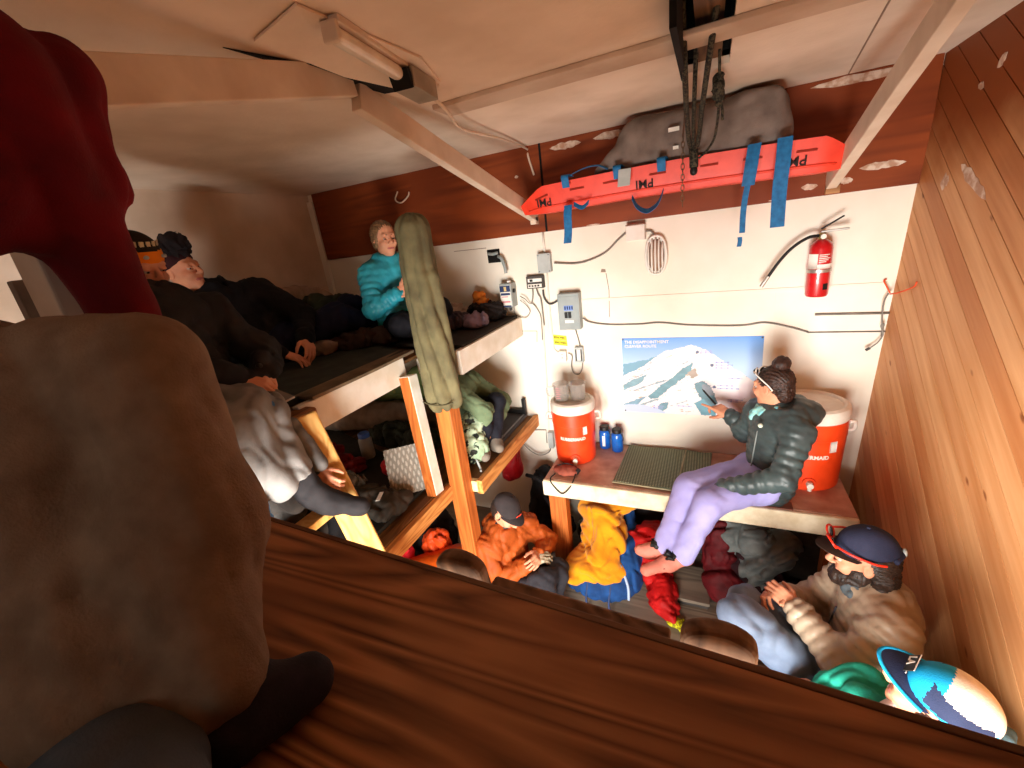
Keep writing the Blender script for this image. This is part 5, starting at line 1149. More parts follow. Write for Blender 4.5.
# ------------------------------------------------------------------ people
m_skin = mat('skin', 'd99a78', 'c98566', .55, scale=14., spec=.35)
m_skin_d = mat('skin_shade', 'b5785a', 'a0664a', .55, scale=14.)
m_lips = mat('lips', 'b2605a', 'a85650', .5)
m_eyew = mat('eye_white', 'b5a59a', 'a8988d', .3); m_iris = mat('eye_iris', '2c2018', '1a1410', .3)
def A(*p): return np.array(p, float)
def frame(f, u=(0, 0, 1)):
    f = nrm(f); u = np.array(u, float); u = nrm(u-f*u.dot(f)); return np.cross(f, u), f, u
class Head:
    def __init__(s, c, f, u=(0, 0, 1), k=1.0):
        s.c = A(*c); s.r, s.f, s.u = frame(f, u); s.k = k
    def __call__(s, x, y, z): return s.c+s.k*(x*s.r+y*s.f+z*s.u)
    def e(s, c, rad, k=.02, mi=0, op='+'): return ell(s(*c), np.array(rad)*s.k, k*s.k, mi, (s.r, s.f, s.u), op)
    def l(s, a, b, ra, rb=None, k=.015, mi=0, op='+'): return lim(s(*a), s(*b), ra*s.k, (ra if rb is None else rb)*s.k, k*s.k, mi, None, None, op)
    def prims(s):
        P = [s.e((0, -.012, .035), (.076, .096, .086)), s.e((0, .028, -.045), (.058, .062, .078), .03), s.e((0, .07, -.098), (.022, .02, .018), .03),
             s.l((-.036, .083, .026), (.036, .083, .026), .011, k=.02), s.e((.036, .068, -.03), (.024, .024, .022), .02), s.e((-.036, .068, -.03), (.024, .024, .022), .02),
             s.e((.031, .102, .004), (.017, .016, .013), .016, 0, '-'), s.e((-.031, .102, .004), (.017, .016, .013), .016, 0, '-'),
             s.l((0, .092, .014), (0, .116, -.026), .008, .0125, .012), s.e((.012, .104, -.031), (.009, .01, .008), .008), s.e((-.012, .104, -.031), (.009, .01, .008), .008),
             s.l((-.019, .0865, -.060), (.019, .0865, -.060), .0055, k=.008), s.l((-.015, .086, -.069), (.015, .086, -.069), .006, k=.008)]
        s.lipz = s.l((-.021, .089, -.0645), (.021, .089, -.0645), .0075)
        for sg in (-1, 1):
            P += [s.e((sg*.077, -.008, -.004), (.010, .019, .031), .008), s.e((sg*.086, -.004, .002), (.006, .010, .017), .006, 0, '-'), s.e((sg*.031, .090, .009), (.015, .008, .005), .008), s.e((sg*.031, .089, -.008), (.014, .008, .004), .006)]
        return P
    def eyes(s, parent):
        for sg in (-1, 1):
            c = s(sg*.031, .0800, .0015)
            SM().surf([ell(c, .0108*s.k, .001, 0), ell(c+s.f*.0066*s.k-s.u*.001, .0062*s.k, .001, 1)], .003*s.k, relax=0).build('eye', [m_eyew, m_iris], parent)
            
def hand(w, d, n, right=True, curl=(.3, .4, .3), thumb=.35, spread=.06, s=1.0, curls=None):
    """prims of a five fingered hand: w wrist, d pointing direction, n palm-facing direction"""
    d = nrm(d); n = A(*n); n = nrm(n-d*n.dot(d)); t = np.cross(d, n)*(1 if right else -1); w = A(*w)
    P = [rbx(w+d*.052*s, (.040*s, .037*s, .013*s), .012*s, (d, t, n), .014), lim(w-d*.035*s, w+d*.02*s, .027*s, .028*s, .02, flat=(n, .75)), lim(w+d*.025*s+t*.022*s+n*.006*s, w+d*.055*s+t*.028*s+n*.006*s, .017*s, .013*s, .015)]
    base = [(.090, .029), (.095, .010), (.091, -.010), (.083, -.028)]; seg = [(.043, .026, .021), (.047, .029, .022), (.043, .027, .021), (.034, .021, .019)]
    for i in range(4):
        p = w+d*base[i][0]*s+t*base[i][1]*s; a = 0.; cu = curls[i] if curls else curl; prev = p-d*.02*s
        P.append(lim(prev, p, .0105*s, .0100*s, .010))
        for j in range(3):
            a += cu[j]; q = p+(d*math.cos(a)+n*math.sin(a)+t*spread*(1.5-i))*seg[i][j]*s
            P.append(lim(p, q, (.0098-.0009*j-(.001 if i == 3 else 0))*s, (.0090-.0009*j-(.001 if i == 3 else 0))*s, .004)); p = q
    p = w+d*.022*s+t*.026*s; a = 0
    for j, L_ in enumerate((.042, .033, .027)):
        dr = nrm(t*(.75-.28*j-.3*thumb)+d*(.65+.2*j)+n*(.25+thumb*(.5+.35*j))); q = p+dr*L_*s; P.append(lim(p, q, (.0135-.0018*j)*s, (.0118-.0018*j)*s, .006)); p = q
    return P

class Person:
    def __init__(s, label, base, **j):
        s.t = thing('person', label, 'person', base); s.j = {k: (A(*v) if isinstance(v, (tuple, list)) else v) for k, v in j.items()}
        s.sc = j.get('size', 1.0); s.tf = nrm(j['tf'])
    def torso(s, g=0., mi=0, baf=None, flat=.70, low=0.):
        J = s.j; ax = J['chest']-J['pel']; z = s.sc; tfp = s.tf-nrm(ax)*s.tf.dot(nrm(ax)); b = (lambda: baf) if baf else (lambda: None)
        return [lim(J['pel']-ax*low, J['chest'], (.148+g)*z, (.155+g)*z, .05, mi, (tfp, flat), baf), lim(J['shL'], J['shR'], (.058+g*.8)*z, None, .06, mi), lim(J['chest']-ax*.2, J['neck'], (.10+g)*z, (.055+g*.5)*z, .05, mi, (tfp, .8))]
    def arms(s, g=0., mi=0, baf=None, cut=.0, k=.03):
        J = s.j; P = []
        for q in 'LR':
            if 'sh'+q not in J or 'el'+q not in J: continue
            e = J['el'+q]; w_ = J['wr'+q]; w_ = w_-nrm(w_-e)*cut
            P += [lim(J['sh'+q], e, (.054+g)*s.sc, (.043+g)*s.sc, k, mi, None, baf), lim(e, w_, (.043+g)*s.sc, (.029+g*.8)*s.sc, k, mi, None, baf)]
        return P
    def legs(s, g=0., mi=0, cut=.0, calf=0.):
        J = s.j; P = [lim(J['hL'], J['hR'], (.105+g)*s.sc, None, .05, mi)]
        for q in 'LR':
            a = J['a'+q]; kn = J['k'+q]; a2 = a-nrm(a-kn)*cut
            P += [lim(J['h'+q], kn, (.088+g)*s.sc, (.058+g)*s.sc, .05, mi), lim(kn, a2, (.056+g)*s.sc, (.040+g+calf)*s.sc, .035, mi)]
        return P
    def feet(s, g=0., mi=0):
        P = []
        for q in 'LR':
            if 't'+q in s.j:
                a, t_ = s.j['a'+q], s.j['t'+q]; P += [lim(a, a+(t_-a)*.3-np.array([0, 0, .02]), (.036+g)*s.sc, (.038+g)*s.sc, .03, mi), lim(a+(t_-a)*.25-np.array([0, 0, .02]), t_, (.040+g)*s.sc, (.026+g)*s.sc, .03, mi)]
        return P
    def body(s, hd, hands=(), skin=None, h=.016, feet=True):
        """one continuous figure: hidden limbs coarse, head and hands fine"""
        J = s.j; sm = SM(); s.hd = hd
        P = s.torso(-.025)+s.arms(-.008, cut=.03)+s.legs(-.012)+(s.feet(-.006) if feet else [])
        sm.surf(P, h)
        if hd is not None:
            sm.surf(hd.prims()+[lim(J['neck']-(J['chest']-J['pel'])*.12, hd(0, -.022, -.07), .056*s.sc, .053*s.sc, .03)], .0055, lambda Q: .0006*wrinkle(Q, 90, 2), lambda C, mi: (hd.lipz['f'](C) < 0).astype(int))
        for a in hands: sm.surf(hand(**a), .0042)
        sm.build('body', [skin or m_skin, m_lips], s.t)
        if hd is not None: hd.eyes(s.t)
    def brows(s, m_):
        H = s.hd
        for sg in (-1, 1): SM().surf([H.l((sg*.016, .0955, .027), (sg*.040, .086, .030), .0042, .003)], .0035).build('eyebrow', m_, s.t)
    def wear(s, name, prims, matl, h=.009, wr=.006, scale=22., seed=1, dirs=None, extra=None, paint=None):
        def d(P):
            v = wr*wrinkle(P, scale, seed, dirs)
            return v+extra(P) if extra else v
        return SM().surf(prims, h, d if (wr or extra) else None, paint).build(name, matl, s.t)
    def collar(s, r=.068, tube=.02, up=.03, mi=0, n=10):
        J = s.j; ax = nrm(J['neck']-J['chest']*.7-J['pel']*.3); r_, f_, u_ = frame(s.tf, ax); c = J['neck']+u_*up; P = []
        pts = [c+r*s.sc*(math.cos(2*math.pi*i/n)*r_+math.sin(2*math.pi*i/n)*f_*.9)-u_*.012*math.sin(2*math.pi*i/n) for i in range(n)]
        return [lim(pts[i], pts[(i+1) % n], tube, None, .02, mi) for i in range(n)]
    def zip(s, matl, g, name='zip'):
        J = s.j; ax = J['chest']-J['pel']; fp = nrm(s.tf-nrm(ax)*s.tf.dot(nrm(ax)))
        pts = [J['pel']+ax*t_+fp*((.148+g)*.72+.006)*s.sc for t_ in np.linspace(0., 1., 7)]; M().tube(pts, .004, 6).build(name, matl, s.t, True)
def strands(H, amp=.004, sc=70.):
    """combed hair grooves running front to back"""
    def d(P):
        q = (P-H.c)@np.array([H.r, H.f, H.u]).T; an = np.arctan2(q[:, 0], q[:, 2]+.02)
        return amp*np.sin(an*sc*.6+2*np.sin(q[:, 1]*40))+amp*.5*np.sin(an*sc+q[:, 1]*30)
    return d
def hairmat(n, a, b): return mat(n, a, b, .5, scale=60., bump=.3, bscale=200., spec=.4)
def cap(H, parent, mats, paintf=None, brim_len=.075, tilt=-.12, lift=.0, crown=.098, logo=None, k=1.0, size=1.0):
    """baseball cap: crown shell, curved brim, button"""
    q = size
    P = [H.e((0, -.012, .045+lift), (.086*q, .105*q, crown), .01), dict(half(H(0, 0, .038+lift), -H.u-.10*H.f), k=.003)]
    P.append(H.e((0, -.012, .030+lift), (.079*q, .098*q, crown*.92), .004, 0, '-'))
    pf = None
    if paintf:
        def pf(C, mi):
            return paintf((C-H.c)@np.array([H.r, H.f, H.u]).T/H.k)
    SM().surf(P, .006, None, pf).build('crown', mats, parent)
    G = []; n = 24
    for i in range(n+1):
        a = -1.28+2.56*i/n; row = []
        for j in range(7):
            v = j/6; rx = .083*q+.008*v; ry = .090*q+brim_len*v*math.cos(a*.72)**.8
            x = math.sin(a)*rx; y = math.cos(a)*ry-.012; z = .044+lift-.010*(1-math.cos(a))-.22*(x*x)/.08*.5+tilt*brim_len*v*math.cos(a)
            row.append(H(x, y, z))
        G.append(row)
    return G
def sunglasses(H, name, label, matf, matl, z=.09, y=.06, fold=0.):
    t = thing(name, label, 'sunglasses', H(0, y, z)); return t

# ---- woman pointing at the poster
p = Person('person in black quilted jacket and lavender trousers sitting on the bench pointing at the poster', (.38, 2.6, TZ), tf=(-.85, -.5, 0),
    pel=(.36, 2.63, .99), chest=(.39, 2.66, 1.30), neck=(.385, 2.67, 1.425), shL=(.46, 2.51, 1.36), shR=(.30, 2.80, 1.35), elL=(.39, 2.38, 1.14), wrL=(.09, 2.42, 1.01), elR=(.24, 2.88, 1.17), wrR=(.145, 2.925, 1.265),
    hL=(.31, 2.56, .975), hR=(.29, 2.71, .975), kL=(.03, 2.33, .95), kR=(-.085, 2.46, .965), aL=(-.11, 2.29, .58), aR=(-.22, 2.34, .57), tL=(-.31, 2.19, .50), tR=(-.36, 2.30, .55), size=.95)
H = Head((.35, 2.70, 1.555), (-.76, .60, -.14), (.1, 0, 1), .98)
p.body(H, [dict(w=(.09, 2.42, 1.01), d=(-.75, .0, -.55), n=(.2, .5, -.8), right=False, curl=(.25, .3, .2)), dict(w=(.145, 2.925, 1.265), d=(-.75, .35, .35), n=(-.3, .5, -.7), right=True, curls=[(.05, .1, .1), (.7, .9, .5), (.9, 1.0, .6), (1.0, 1.0, .6)], thumb=.6)])
jk = cloth('black_quilted_nylon', '414e4e', '333d3e', .42, spec=.4, bump=.1)
B1 = (.050, .014)
pr_ = p.torso(.028, 0, B1)+p.arms(.024, 0, B1, cut=.012)+p.collar(.075, .026, .012)+[ell((.50, 2.68, 1.40), (.105, .12, .075), .05, 0, ((.9, .3, .3), (-.3, 1, 0), (-.3, 0, 1))), lim((.44, 2.55, 1.44), (.50, 2.66, 1.45), .045, .05, .04), lim((.36, 2.78, 1.42), (.48, 2.76, 1.44), .04, .045, .04)]
p.wear('jacket', pr_, jk, .0085, .004, 26., 3)
p.zip(mat('zip_grey', '8b9290', '787e7c', .5), .036)
SM().surf([ell((.285, 2.545, 1.375), (.014, .014, .014))], .005).build('chest_logo', mat('pale_logo', 'd8e4d0', 'cddac6'), p.t)
lav = cloth('lavender_cotton', 'aaa6dc', '9c98d2', .8)
p.wear('trousers', p.legs(.022, 0, .02, .012), lav, .009, .0045, 13., 5)
navycuff = cloth('navy_cuff', '27304a', '1d2438')
p.wear('sock', [lim((-.095, 2.295, .64), (-.112, 2.29, .55), .052, .048, .02)], navycuff, .008, .002); p.wear('sock', [lim((-.205, 2.345, .63), (-.222, 2.34, .55), .050, .046, .02)], navycuff, .008, .002)
shoe = cloth('salmon_shoe', 'd98a78', 'c2705e', .6)
for q in 'LR':
    a, t_ = p.j['a'+q], p.j['t'+q]; d_ = nrm(t_-a)
    o = p.wear('shoe', [lim(a-d_*.03+A(0, 0, -.03), t_, .046, .036, .03), lim(a-A(0, 0, .0), a+d_*.09-A(0, 0, .02), .048, .042, .04)], shoe, .008, .003)
    SM().surf([ell(a+(t_-a)*.30+A(0, 0, .035), (.034, .034, .018), .01)], .005, lambda P: .009*wrinkle(P, 70, 3)).build('lace', m_blk, o)
    for k in range(4):
        c = a+(t_-a)*(.15+.14*k)+A(0, 0, .040-.010*k); s_ = nrm(np.cross(d_, (0, 0, 1)))
        M().tube(spline([c-s_*.040+A(0, 0, -.02), c+A(0, 0, .008), c+s_*.040+A(.01, 0, -.02)]), .007, 6).build('lace', m_blk, o, True)
br = hairmat('brown_hair', '3d241a', '22130e')
hp = [H.e((0, -.022, .045), (.083, .100, .088), .02), H.e((0, -.075, -.03), (.06, .04, .06), .03), dict(half(H(0, .055, .02), A(*(H.f*.9-H.u*.45))), k=.01), dict(half(H(0, .02, -.05), H.f*.8-H.u*.6), k=.01)]
SM().surf(hp, .006, strands(H)).build('hair', br, p.t); p.brows(br)
SM().surf([H.e((.0, -.055, .145), (.048, .048, .041), .01), H.l((0, -.04, .11), (0, -.05, .14), .025)], .005, lambda P: .004*wrinkle(P, 60, 4)).build('hair_bun', br, p.t)
SM().surf([H.l((0, -.05, .118), (0, -.052, .122), .033, k=.01)], .005).build('hair_tie', cloth('green_tie', '3f5a34', '2f4426'), p.t)
bf = cloth('mint_bandana', 'a9d8c4', '6fb6c4', .8, scale=30.)
p.wear('neck_scarf', [lim(*(H(a_*.06, .05+.02*math.cos(a_*1.5), -.145), H(b_*.06, .05+.02*math.cos(b_*1.5), -.145)), .026, None, .02) for a_, b_ in ((-1, -.4), (-.4, .4), (.4, 1))]+[lim(H(.0, .085, -.15), H(-.03, .10, -.185), .022, .03, .02), lim(H(-1*.06, .04, -.14), H(-.05, -.06, -.12), .018, None, .02), lim(H(.06, .04, -.14), H(.05, -.06, -.12), .018, None, .02)], bf, .007, .006, 40., 3)
g = thing('sunglasses', 'white framed sunglasses pushed up on the pointing person\'s brown hair', 'sunglasses', H(0, .08, .09))
wf = mat('white_frame', 'f1ece2', 'e8e2d6', .35)
for sg in (-1, 1):
    M().tube([H(sg*.032+.026*math.cos(a_), .086-.02*abs(sg*.032+.026*math.cos(a_))/.05, .085+.021*math.sin(a_)+.01) for a_ in np.linspace(0, 2*math.pi, 19)[:-1]], .004, 6, close=True).build('rim', wf, g, True)
    SM().surf([H.e((sg*.032, .081, .095), (.025, .006, .019), .004)], .004).build('lens', mat('dark_lens', '2a3436', '1e2628', .15, spec=.6), g)
    M().tube(spline([H(sg*.058, .075, .098), H(sg*.085, .03, .075), H(sg*.091, -.03, .03), H(sg*.088, -.055, .0)]), .0042, 6).build('temple', wf, g, True)
M().tube([H(-.008, .094, .098), H(.008, .094, .098)], .003, 6).build('bridge', wf, g, True)
pp = p.j['wrR']+nrm((-.75, .35, .35))*.09
t = thing('marker_pen', 'black marker pen held in the hand pointing at the poster', 'pen', pp)
M().cyl(pp+A(-.01, .0, .02), pp+A(-.09, .05, .10), .007, .006, 10).build('barrel', m_blk, t, True, auto=40); M().cyl(pp+A(-.09, .05, .10), pp+A(-.10, .057, .11), .004, .001, 8).build('tip', m_dgrey, t, True)

# ---- man in the taupe down jacket
p = Person('person in taupe down jacket and navy cap sitting against the plank wall with hands clasped', (.68, 1.85, 0), tf=(-1, -.05, 0.1),
    pel=(.64, 1.84, .46), chest=(.70, 1.86, .80), neck=(.69, 1.88, .93), shL=(.69, 1.69, .90), shR=(.67, 2.04, .88), elL=(.55, 1.63, .72), wrL=(.40, 1.82, .80), elR=(.50, 2.02, .66), wrR=(.37, 1.92, .765),
    hL=(.60, 1.75, .42), hR=(.60, 1.93, .42), kL=(.17, 1.70, .80), kR=(.20, 1.86, .72), aL=(.12, 1.68, .38), aR=(.13, 1.88, .30), size=1.03, tL=(-.05, 1.66, .30), tR=(-.04, 1.88, .24))
H = Head((.635, 1.90, 1.075), (-.96, .12, -.08), (0, 0, 1), 1.04)
p.body(H, [dict(w=(.40, 1.82, .80), d=(-.55, .35, .25), n=(.1, .5, -.8), right=False, curl=(.6, .8, .5)), dict(w=(.37, 1.92, .765), d=(-.6, -.35, .30), n=(.1, -.6, -.5), right=True, curl=(.6, .9, .5))])
tp = cloth('taupe_down', 'ab9882', '94806c', .45, spec=.45, bump=.08)
B2 = (.044, .016)
p.wear('jacket', p.torso(.034, 0, B2)+p.arms(.030, 0, B2, cut=.02)+p.collar(.085, .03, .01), tp, .008, .004, 26., 8)
p.zip(mat('zip_dark', '3a3a44'), .042)
p.wear('undershirt_hem', [lim(p.j['hL']+A(.03, 0, .04), p.j['hR']+A(.03, 0, .04), .135, None, .03)], cloth('black_layer', '1e1e22', '15151a'), .012, .006)
p.wear('trousers', p.legs(.018, 0, 0), cloth('slate_blue_trousers', '75859c', '617089', .75), .010, .009, 15., 6)
p.wear('shoe', p.feet(.016), m_chc, .01, .003)
for e_, w_ in (('elL', 'wrL'), ('elR', 'wrR')):
    a = p.j[w_]; d_ = nrm(a-p.j[e_]); M().cyl(a-d_*.03, a-d_*.012, .036, .036, 16).build('cuff', m_blk, p.t, True, auto=40)
dk = hairmat('dark_brown_hair', '33241c', '1e140f')
SM().surf([H.e((0, -.035, .01), (.083, .085, .09), .02), H.e((0, -.07, -.07), (.075, .05, .06), .03), H.l((-.06, -.05, -.10), (.06, -.05, -.10), .04), dict(half(H(0, .01, -.02), H.f), k=.01)], .006, strands(H)).build('hair', dk, p.t)
SM().surf([H.e((0, .05, -.095), (.058, .055, .055), .02), H.e((.05, .015, -.06), (.022, .035, .05), .02), H.e((-.05, .015, -.06), (.022, .035, .05), .02), H.e((0, .085, -.105), (.035, .028, .04), .02), H.e((0, .11, -.055), (.028, .018, .02), .01, 0, '-'), dict(half(H(0, .09, -.04), H.u+.3*H.f), k=.01)], .0055, lambda P: .004*wrinkle(P, 90, 4)).build('beard', dk, p.t); p.brows(dk)
hm = thing('baseball_cap', 'navy cap with red sunglasses strapped over the brim, on the bearded person', 'cap', H(0, 0, .05))
nv = cloth('navy_cap', '2c2f45', '212438', .8)
G = cap(H, hm, [nv], tilt=-.05, lift=.008, brim_len=.085); M().sheet(G, .004).build('brim', cloth('dark_brown_brim', '3b2a22', '2c1f19'), hm, True, auto=50)
M().cyl(H(0, -.012, .148), H(0, -.012, .156), .008, n=12).build('button', nv, hm, True)
M().tube(spline([H(-.06, -.09, .05), H(0, -.118, .055), H(.06, -.09, .05)]), .012, 8).build('back_strap', nv, hm, True)
SM().surf([H.e((0, -.125, .06), (.018, .008, .018), .003)], .004).build('buckle', m_lgrey, hm)
g = thing('sunglasses', 'red framed sunglasses resting on the brim of the navy cap', 'sunglasses', H(0, .1, .08))
rf = mat('red_frame', 'e2321c', 'cc2814', .35)
for sg in (-1, 1):
    M().tube([H(sg*.036+.029*math.cos(a_), .118+.012*math.sin(a_)-.25*abs(sg*.036+.029*math.cos(a_)), .075+.022*math.sin(a_)+.012) for a_ in np.linspace(0, 2*math.pi, 19)[:-1]], .0045, 6, close=True).build('rim', rf, g, True)
    SM().surf([H.e((sg*.036, .106, .085), (.027, .007, .019), .004)], .004).build('lens', mat('dark_lens', '2a3436'), g)
    M().tube(spline([H(sg*.064, .10, .088), H(sg*.09, .05, .075), H(sg*.098, -.02, .055), H(sg*.092, -.06, .05)]), .005, 6).build('temple', rf, g, True)
M().tube([H(-.008, .122, .09), H(.008, .122, .09)], .004, 6).build('bridge', rf, g, True)
gl = thing('neck_gaiter', 'dark grey gaiter around the neck of the bearded person', 'gaiter', p.j['neck'])
SM().surf([lim(H(-.04, .02, -.135), H(.04, .02, -.135), .05, None, .03), lim(H(-.05, -.04, -.13), H(.05, -.04, -.13), .045, None, .03)], .008, lambda P: .007*wrinkle(P, 40, 3)).build('fabric', cloth('slate_gaiter', '5c666c', '3f474c'), gl)
# what he sits on: low bench with a green ridged pad
t = thing('low_bench', 'low dark bench along the plank wall under the seated people', 'bench', (.62, 1.4, 0))
M().box(.40, .87, .9, 2.08, .26, .30).build('seat', m_ply, t, bevel=.004)
for y in (1.0, 1.95): M().box(.44, .84, y-.02, y+.02, 0, .26).build('leg', m_ply, t)
tag(slab([(.30, 1.45), (.82, 1.42), (.82, 2.04), (.36, 2.04)], .317, .022, .003, 2).build('sleeping_mat', weave('green_ridged_pad', '1f2a22', '7d9684', 150.), None, True, auto=40, origin=(.6, 1.8, .31)), 'green ridged foam pad under the seated person in taupe', 'mat')
tag(M().box(.05, .36, 1.30, 1.62, 0, .46).build('storage_box', mat('dark_brown_box', '3a2a1c', '2a1e14', .7), None, bevel=.01, origin=(.2, 1.46, 0)), 'dark brown box before the green ridged pad', 'box')

# ---- person with the white and blue cap
p = Person('person in teal shirt and white and blue cap at the plank wall', (.66, 1.15, 0), tf=(-.7, .7, 0),
    pel=(.66, 1.05, .47), chest=(.65, 1.14, .83), neck=(.65, 1.18, .98), shL=(.53, 1.14, .93), shR=(.80, 1.24, .90), elL=pY(866, 690, 1.42), wrL=(.42, 1.50, .70), elR=(.74, 1.42, .72), wrR=(.60, 1.42, .66),
    hL=(.58, 1.04, .42), hR=(.75, 1.10, .42), kL=(.42, 1.42, .62), kR=(.60, 1.48, .60), aL=(.38, 1.40, .2), aR=(.55, 1.50, .2), size=.95)
H = Head((.645, 1.235, 1.12), (-.80, .45, .24), (.35, -.30, 1), 1.0)
p.body(H, [dict(w=(.42, 1.50, .70), d=(-.3, .7, -.5), n=(0, 0, -1), right=False), dict(w=(.60, 1.42, .66), d=(-.6, .6, -.1), n=(0, 0, -1), right=True)], feet=False)
teal = cloth('teal_shirt', '2fae94', '1f8f7a', .8)
p.wear('shirt', p.torso(.022)+p.arms(.024, cut=.02), teal, .008, .010, 24., 5)
p.wear('trousers', p.legs(.02), m_chc, .012, .008)
p.wear('scarf', [lim(H(-.05, .03, -.13), H(.05, .03, -.13), .05, None, .03), lim(H(-.05, -.03, -.11), H(.05, -.03, -.11), .045, None, .03), lim(H(-.05, .05, -.12), H(-.06, .07, -.22), .03, .035, .03)], cloth('pale_scarf', 'd5d0cf', 'bdb6b6'), .008, .007, 34., 2)
SM().surf([H.e((0, -.03, .01), (.083, .09, .09), .02), H.e((-.06, -.02, -.06), (.03, .05, .07), .03), H.e((.06, -.02, -.06), (.03, .05, .07), .03), H.e((0, -.09, -.08), (.05, .04, .07), .03), dict(half(H(0, .03, -.0), H.f), k=.01)], .006, strands(H)).build('hair', hairmat('auburn_hair', '4a2c20', '2c1912'), p.t)
hm = thing('baseball_cap', 'white and bright blue cap with navy side panels, nearest the plank wall corner', 'cap', H(0, 0, .05))
cb = cloth('cap_bright_blue', '1ba2d8', '1592c6', .7); cw = cloth('cap_white_mesh', 'efe4d2', 'e2d5c0', .8, scale=40.); cn = cloth('cap_navy_panel', '2a3350', '202842', .8)
def pc(q):
    x, y, z = q.T; m_ = np.ones(len(q), int); an = np.arctan2(np.abs(x), y+.0)
    m_[y > .035] = 0; band = (z < .085-.35*(y+.1)*.0) & (np.abs(x) > .035)
    low = (z < .072)
    nav = (np.abs(x) > .040) & (z > .052+.1*np.abs(y)) & (z < .105+.15*y) & (y < .045) & (y > -.10)
    m_[low & (y > -.105)] = 0; m_[nav] = 2; m_[(y > .02) & (y < .04) & ~nav] = 0
    return m_
G = cap(H, hm, [cb, cw, cn], pc, tilt=-.08, brim_len=.085, crown=.092, lift=.004, size=.98)
M().sheet(G, .004).build('brim', cn, hm, True, auto=50)
M().tube([np.array(r[-1]) for r in G], .0055, 7).build('brim_edge', cb, hm, True)
pl_ = H(0, .089, .083); un = nrm(H.u*.85-H.f*.5)
t_ = M().obox(H(0, .0945, .082), (H.r, un, np.cross(H.r, un)), (.034, .016, .002)).build('logo_patch', m_blk, hm, bevel=.002)
M().tube([H(-.034, .0955, .0665), H(.034, .0955, .0665)], .0014, 5).tube([H(-.034, .087, .097), H(.034, .087, .097)], .0014, 5).build('patch_border', m_paper, hm)
text('LA', .030, H(.008, .0985, .082), -H.r, un, m_paper, hm, 'lettering', .0008, 'CENTER', .0006)
SM().surf([H.e((0, -.125, .03), (.05, .02, .025), .01)], .006, lambda P: .003*wrinkle(P, 50, 2)).build('back_strap', cloth('cap_grey_back', '5b7a86', '46626e'), hm)

# ---- person in the orange jacket on the floor
p = Person('person in orange jacket and charcoal cap sitting on the floor between bunk and bench', (-1.28, 2.15, 0), tf=(.8, -.45, 0),
    pel=(-1.29, 2.14, .15), chest=(-1.29, 2.18, .49), neck=(-1.285, 2.19, .62), shL=(-1.18, 2.33, .57), shR=(-1.36, 2.05, .555), elL=(-1.04, 2.36, .42), wrL=(-1.03, 2.17, .47), elR=(-1.27, 1.97, .34), wrR=(-1.07, 2.08, .46),
    size=.9, hL=(-1.22, 2.20, .13), hR=(-1.27, 2.06, .13), kL=(-.90, 2.16, .36), kR=(-.93, 2.02, .40), aL=(-.95, 2.12, .07), aR=(-.95, 1.94, .08), tL=(-.82, 2.06, .04), tR=(-.83, 1.88, .05))
H = Head((-1.25, 2.185, .765), (.78, -.30, -.52), (.45, -.1, .85), 1.0)
p.body(H, [dict(w=(-1.03, 2.17, .47), d=(.2, -.8, .25), n=(-.6, -.3, -.5), right=False, curl=(.6, .7, .4)), dict(w=(-1.07, 2.08, .46), d=(.75, .5, .2), n=(.1, .3, -.9), right=True, curl=(.6, .7, .4))])
orj = cloth('rust_orange_shell', 'a94f1c', '8c3f14', .6)
p.wear('jacket', p.torso(.032)+p.arms(.028, cut=.012)+p.collar(.08, .032, .015)+[ell((-1.37, 2.22, .62), (.09, .10, .06), .05)], orj, .008, .010, 22., 4)
p.wear('hood_lining', p.collar(.062, .018, .045), cloth('dark_hood_lining', '2c2a30', '201e24'), .007, .004)
p.wear('neckerchief', [lim(H(-.035, .045, -.135), H(.035, .045, -.135), .026, None, .02)], cloth('coral_neckerchief', 'd84a4a', 'c03a40'), .007, .005)
p.wear('trousers', p.legs(.022), m_chc, .010, .008, 18., 3)
p.wear('shoe', p.feet(.014), m_blk, .01, .002)
gw = cloth('pale_work_glove', 'c8bfa8', '8d8064', .8, scale=60.)
SM().surf(hand(w=(-1.07, 2.08, .46), d=(.75, .5, .2), n=(.1, .3, -.9), right=True, curl=(.6, .7, .4), s=1.12), .005).build('glove', gw, p.t)
SM().surf([H.e((0, -.03, .0), (.082, .09, .09), .02), dict(half(H(0, .02, -.0), H.f), k=.01), dict(half(H(0, 0, -.08), -H.u), k=.01)], .007, strands(H)).build('hair', dk, p.t)
SM().surf([H.e((0, .055, -.09), (.052, .05, .045), .02), H.e((0, .11, -.05), (.03, .03, .03), .01, 0, '-')], .006, lambda P: .003*wrinkle(P, 90, 4)).build('beard', dk, p.t); p.brows(dk)
hm = thing('baseball_cap', 'charcoal cap with small red mark, on the person in orange', 'cap', H(0, 0, .05))
ch = cloth('charcoal_cap', '393334', '2d2829', .85)
G = cap(H, hm, [ch], tilt=-.10, lift=.006); M().sheet(G, .004).build('brim', ch, hm, True, auto=50)
M().tube(spline([H(.022, .096, .075), H(.008, .0985, .088), H(.0, .0985, .078), H(-.012, .099, .092), H(-.022, .095, .085)]), .0035, 6).build('stitched_mark', mat('red_mark', 'e5452e', 'd63c26'), hm, True)
M().cyl(H(0, -.012, .146), H(0, -.012, .154), .007, n=10).build('button', ch, hm, True)

